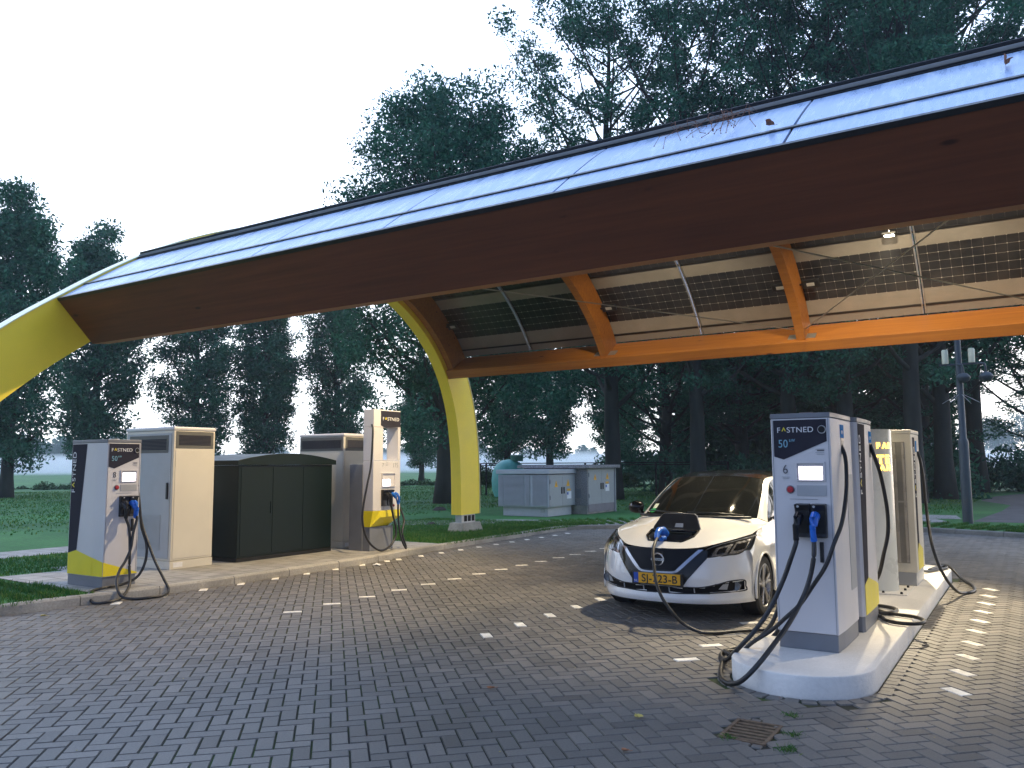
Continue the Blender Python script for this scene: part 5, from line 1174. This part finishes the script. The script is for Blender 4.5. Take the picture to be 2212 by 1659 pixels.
for src, lb, x, y, rz, sc in [
    (f1, 'tall tree of the wood right behind charging post six', -8.9, 36.2, 1.1, 1.0), (f2, 'tall tree with thick trunk left of the camera mast, nearer of two', -3.9, 34.8, 2.3, 1.02),
    (f1, 'tall tree of the wood just left of the camera mast, farther of two', -3.2, 38.6, 3.4, 1.0), (f2, 'thick dark tree right of the camera mast at the wood end', -2.6, 47.5, .8, 1.5),
    (f1, 'tall tree standing at the right edge of the picture', 4.3, 40.5, 4.4, 1.0), (f2, 'tall tree of the wood above the display column', -6.3, 34.9, 5.0, .97),
    (f1, 'tree deep in the wood behind the car windscreen', -12.6, 41.5, 2.0, 1.05), (f2, 'tree deep in the wood left of the car', -17.6, 43.5, 1.0, 1.0),
    (f1, 'tree deep in the wood behind charging post six', -8.0, 43.0, .2, 1.1), (f2, 'tree deep in the wood behind the last post', -4.6, 44.8, 3.0, 1.1),
    (f1, 'slanting thin tree between the substation and the car', -15.8, 39.2, 5.5, .95), (f2, 'far tree at the back of the wood, right of the wood centre', -8.6, 50.5, 4.0, 1.1),
    (f1, 'far tree at the back of the wood, left of the wood centre', -13.6, 50.0, 3.7, 1.1), (f2, 'tree right beside the dark trunk at the wood end', .6, 51.0, 2.6, 1.1)]:
    tree_copy(src, lb, (x, y, 0), rz, (sc, sc, sc * (.55 if y > 38.9 and y not in (40.5, 47.5) and x < 4 else 1)), GF)
# undergrowth, hedge, rough field vegetation
def mass(name, label, cat, centres, n, size, M, kind='stuff', z=.09, sq=.6):
    C = np.array(centres); w = C[:, 3] ** 2; w /= w.sum(); idx = rng.choice(len(C), n, p=w)
    d_ = rng.normal(size=(n, 3)); d_ /= np.linalg.norm(d_, axis=1)[:, None]; d_[:, 2] = np.abs(d_[:, 2]) * sq * 1.6 - .2
    pts = C[idx, :3] + d_ * (rng.uniform(0, 1, n) ** .5 * C[idx, 3])[:, None]; pts[:, 2] = np.maximum(pts[:, 2], z)
    V, F = leaf_quads(pts, size); o = fastmesh(name, V, F, M); return tag(o, label, cat, kind=kind)
R_ = random.Random(4)
cs = [(R_.uniform(-19, 1.5), 0, 0, 0) for _ in range(110)]; cs = [(x, 40 + R_.uniform(-2.5, 9) - max(0, x + 4) * -.9, R_.uniform(0, 1.6), R_.uniform(.9, 1.9)) for x, *_ in cs]
cs = [c for c in cs if not (c[0] > -3.2 and c[1] < 49)]
mass('undergrowth', 'dark undergrowth filling the wood between the tall trunks', 'undergrowth', cs, 40000, .17, MT['leaf'])
cs = [(R_.uniform(-18, -4), R_.uniform(44, 56), R_.uniform(2, 8), R_.uniform(1.2, 2.2)) for _ in range(120)]
mass('undergrowth', 'dense mid-height foliage at the back of the wood', 'undergrowth', cs, 36000, .22, MT['leaf'])
t_ = mass('hedge', 'dark hedge behind the fence between the yellow arch leg and the substations', 'hedge', [(-24.5 + k * .55 + R_.gauss(0, .1), 35.3 + k * .14, .5 + R_.random() * .5, R_.uniform(.6, .95)) for k in range(14)], 15000, .07, MT['leaf2'])
mass('shrub', 'leafy shrub growing on the fence post left of the big tree', 'shrub', [(-25.4 + R_.gauss(0, .5), 33.9 + R_.gauss(0, .3), R_.uniform(.3, 1.7), R_.uniform(.3, .6)) for _ in range(14)], 5000, .06, MT['leaf2'], None)['kind'] if False else None
sh = mass('shrub', 'leafy shrub growing on the fence post left of the big tree', 'shrub', [(-25.0 + R_.gauss(0, .4), 33.9 + R_.gauss(0, .3), R_.uniform(.3, 1.7), R_.uniform(.3, .6)) for _ in range(14)], 5000, .06, MT['leaf2'])
del sh['kind']
cs = []
for k in range(170):
    x = R_.uniform(-75, -30); t = R_.random(); y = 8 + (x + 75) * .95 + R_.gauss(0, 1.2) + t * 3; cs.append((x - 6, y, 0, R_.uniform(.4, 1.0)))
mass('rough_vegetation', 'rough dark weeds along the ditch across the field', 'vegetation', cs, 44000, .10, MT['leaf2'], sq=.55)
# grass blades on the verges near the kerb
def blades(n, region, h, name, label):
    P = []
    while len(P) < n:
        x, y = region(); P.append((x, y))
    P = np.array(P); n = len(P); a = rng.uniform(0, 2 * pi, n); hh = h * rng.uniform(.5, 1.3, n); lean = rng.normal(0, .35, (n, 2)) * hh[:, None]; w = .004 + .004 * rng.random(n)
    dx = np.stack([np.cos(a) * w, np.sin(a) * w], 1); z0 = np.full(n, .09)
    b0 = np.c_[P - dx, z0]; b1 = np.c_[P + dx, z0]; m1 = np.c_[P + dx * .7 + lean * .45, z0 + hh * .6]; tp_ = np.c_[P + lean, z0 + hh]
    V = np.stack([b0, b1, m1, tp_], 1).reshape(-1, 3); o = fastmesh(name, V, np.arange(4 * n).reshape(-1, 4), MT['blade']); return tag(o, label, 'grass', kind='stuff')
kpts = [p for p in off_curve(resample(KERB, .2), .16) if 2 < p[1] < 23 and p[0] < 3]
def reg_kerb():
    while True:
        i = rng.integers(0, len(kpts)); p = kpts[i]; d = rng.random() ** 1.6 * 1.9; q_ = kpts[min(i + 1, len(kpts) - 1)]; q0 = kpts[max(0, i - 1)]
        t = np.array(q_) - np.array(q0); t = t / (np.linalg.norm(t) + 1e-9); x, y = p[0] - t[1] * d, p[1] + t[0] * d
        if 5.8 < y < 12.95 and x > -12.4 and x < -9: continue
        return x + rng.normal(0, .03), y + rng.normal(0, .03)
blades(60000, reg_kerb, .07, 'verge_grass', 'longer grass along the kerb edge')
def reg_lawn():
    while True:
        x, y = rng.uniform(-15, -9.8), rng.uniform(3, 19)
        if 5.8 < y < 12.95 and x > -12.45: continue
        if x < -14.9: continue
        return x, y
blades(60000, reg_lawn, .05, 'lawn_grass_blades', 'short grass of the lawn between kerb and path')
def reg_far():
    while True:
        t = rng.random(); d = 22 + 38 * t ** .7; a = rng.uniform(-.60, .80) + .57; x, y = -sin(a + 0) * d, cos(a) * d
        if (x < -16.4 or y > 25 + max(0, x + 9) * .4) and x < -2: return x, y
W0_ = []
P = np.array([reg_far() for _ in range(70000)]); n = len(P); a = rng.uniform(0, 2 * pi, n); cl = .5 + .5 * np.sin(P[:, 0] * .9 + 2 * np.sin(P[:, 1] * .35)) * np.sin(P[:, 1] * .7 + np.sin(P[:, 0] * .5))
hh = .03 + .09 * cl * rng.uniform(.4, 1, n); dx = np.stack([np.cos(a), np.sin(a)], 1) * .022; ln = rng.normal(0, .04, (n, 2))
V = np.stack([np.c_[P - dx, np.full(n, .09)], np.c_[P + dx, np.full(n, .09)], np.c_[P + dx * .6 + ln * .5, .09 + hh * .6], np.c_[P + ln, .09 + hh]], 1).reshape(-1, 3)
tag(fastmesh('meadow_grass', V, np.arange(4 * n).reshape(-1, 4), MT['blade']), 'uneven tufts of meadow grass on the far lawn', 'grass', kind='stuff')
# tufts between the bricks near the drain
def tuft(x, y, r_, n, lb):
    V = []; 
    P = np.c_[rng.normal(x, r_, n), rng.normal(y, r_, n)]; h_ = rng.uniform(.01, .028, n); l = rng.normal(0, .02, (n, 2)); w = .0022; a = rng.uniform(0, 6.28, n); dx = np.c_[np.cos(a), np.sin(a)] * w
    V = np.stack([np.c_[P - dx, np.full(n, -.008)], np.c_[P + dx, np.full(n, -.008)], np.c_[P + dx * .6 + l * .5, h_ * .6], np.c_[P + l, h_]], 1).reshape(-1, 3)
    o = fastmesh('weed_tuft', V, np.arange(4 * n).reshape(-1, 4), MT['blade']); tag(o, lb, 'weed', 'weed tufts between the bricks')
tuft(-1.33, 5.23, .022, 60, 'small green tuft just right of the drain grate'); tuft(-1.30, 4.95, .028, 90, 'larger green tuft below right of the drain grate'); tuft(-1.66, 4.98, .02, 40, 'thin tuft growing at the left corner of the drain grate'); tuft(-1.44, 5.62, .022, 40, 'flat tuft between drain grate and island')
# distant woods in the mist
def far_wood(lb, cx, cy, w, h, n, seed):
    r0 = random.Random(seed); ang = math.atan2(cy, cx); tx, ty = -sin(ang), cos(ang)
    cs = []
    for k in range(n):
        s_ = r0.uniform(-.5, .5); hh = h * (.45 + .55 * (1 - abs(2 * s_) ** 2.5)) * r0.uniform(.6, 1); cs.append((cx + tx * s_ * w, cy + ty * s_ * w, hh * r0.uniform(.25, .75), hh * .42))
    mass('distant_wood', lb, 'wood', cs, 14000, 1.0, MT['leaf'], sq=.9)
for lb, px_, d_, w, h in (('hazy blue clump of trees far across the mist at the left', 175, 330, 60, 17), ('low hazy wood on the horizon left of the picture', 30, 430, 90, 14), ('hazy blue wood behind the yellow arch leg', 1060, 420, 130, 14),
                          ('hazy treeline far behind the middle of the field', 640, 520, 300, 15), ('faint hazy treeline far left of the middle', 380, 560, 240, 13), ('hazy wood far off between post seven and the arch', 860, 480, 120, 16), ('hazy wood far across the green field at the right edge', 2190, 430, 130, 34)):
    dx = (px_ - 1106) / 1755; dir_ = np.array((-sin(YAW) + cos(YAW) * dx, cos(YAW) + sin(YAW) * dx)); far_wood(lb, dir_[0] * d_, dir_[1] * d_, w, h, 40, px_)
# low mist bank beyond the near field, and the haze of the air
def volume(name, x0, x1, y0, y1, z0, z1, dens, col, lb, rz=0):
    o = MB().box(x0, x1, y0, y1, z0, z1).build(name, None); o.data.materials.clear()
    M = bpy.data.materials.new(name); M.use_nodes = True; nt = M.node_tree; nt.nodes.clear(); out = nt.nodes.new('ShaderNodeOutputMaterial'); v = nt.nodes.new('ShaderNodeVolumePrincipled')
    v.inputs['Color'].default_value = (*col, 1); v.inputs['Density'].default_value = dens; v.inputs['Anisotropy'].default_value = .0; nt.links.new(v.outputs[0], out.inputs['Volume']); o.data.materials.append(M)
    o.rotation_euler = (0, 0, rz); return tag(o, lb, name.split('_')[0], kind='stuff')
volume('haze', -650, 650, -650, 650, -1.1, 45, .0007, (.85, .92, 1.0), 'thin blue haze of the dawn air')
volume('mist_bank', -620, 620, 150, 600, .11, 4.2, .02, (.95, .97, 1.0), 'white mist lying low over the far field', YAW)

# small litter on the bricks
P = np.c_[rng.uniform(-9.2, 1.5, 170), rng.uniform(2.5, 13, 170), np.full(170, .006)]
P = np.array([p for p in P if not in_island(p[0], p[1], .1)])
V, F = leaf_quads(P, .012, .8); V[:, 2] = .004 + np.abs(V[:, 2] - .006) * .5
tag(fastmesh('leaf_litter', V, F, YL), 'tiny leaf crumbs strewn over the bricks', 'litter', kind='stuff')
mb = MB(); g = []
for i in range(7):
    g.append([(-9.33 + i * .028 + random.gauss(0, .006), 10.25 + j * .03 + random.gauss(0, .006) - i * .006, .006 + abs(random.gauss(0, .016))) for j in range(5)])
tag(grid_mb(g, False).build('paper_tissue', MT['lwhite']), 'crumpled white tissue on the bricks by the kerb near post seven', 'tissue')
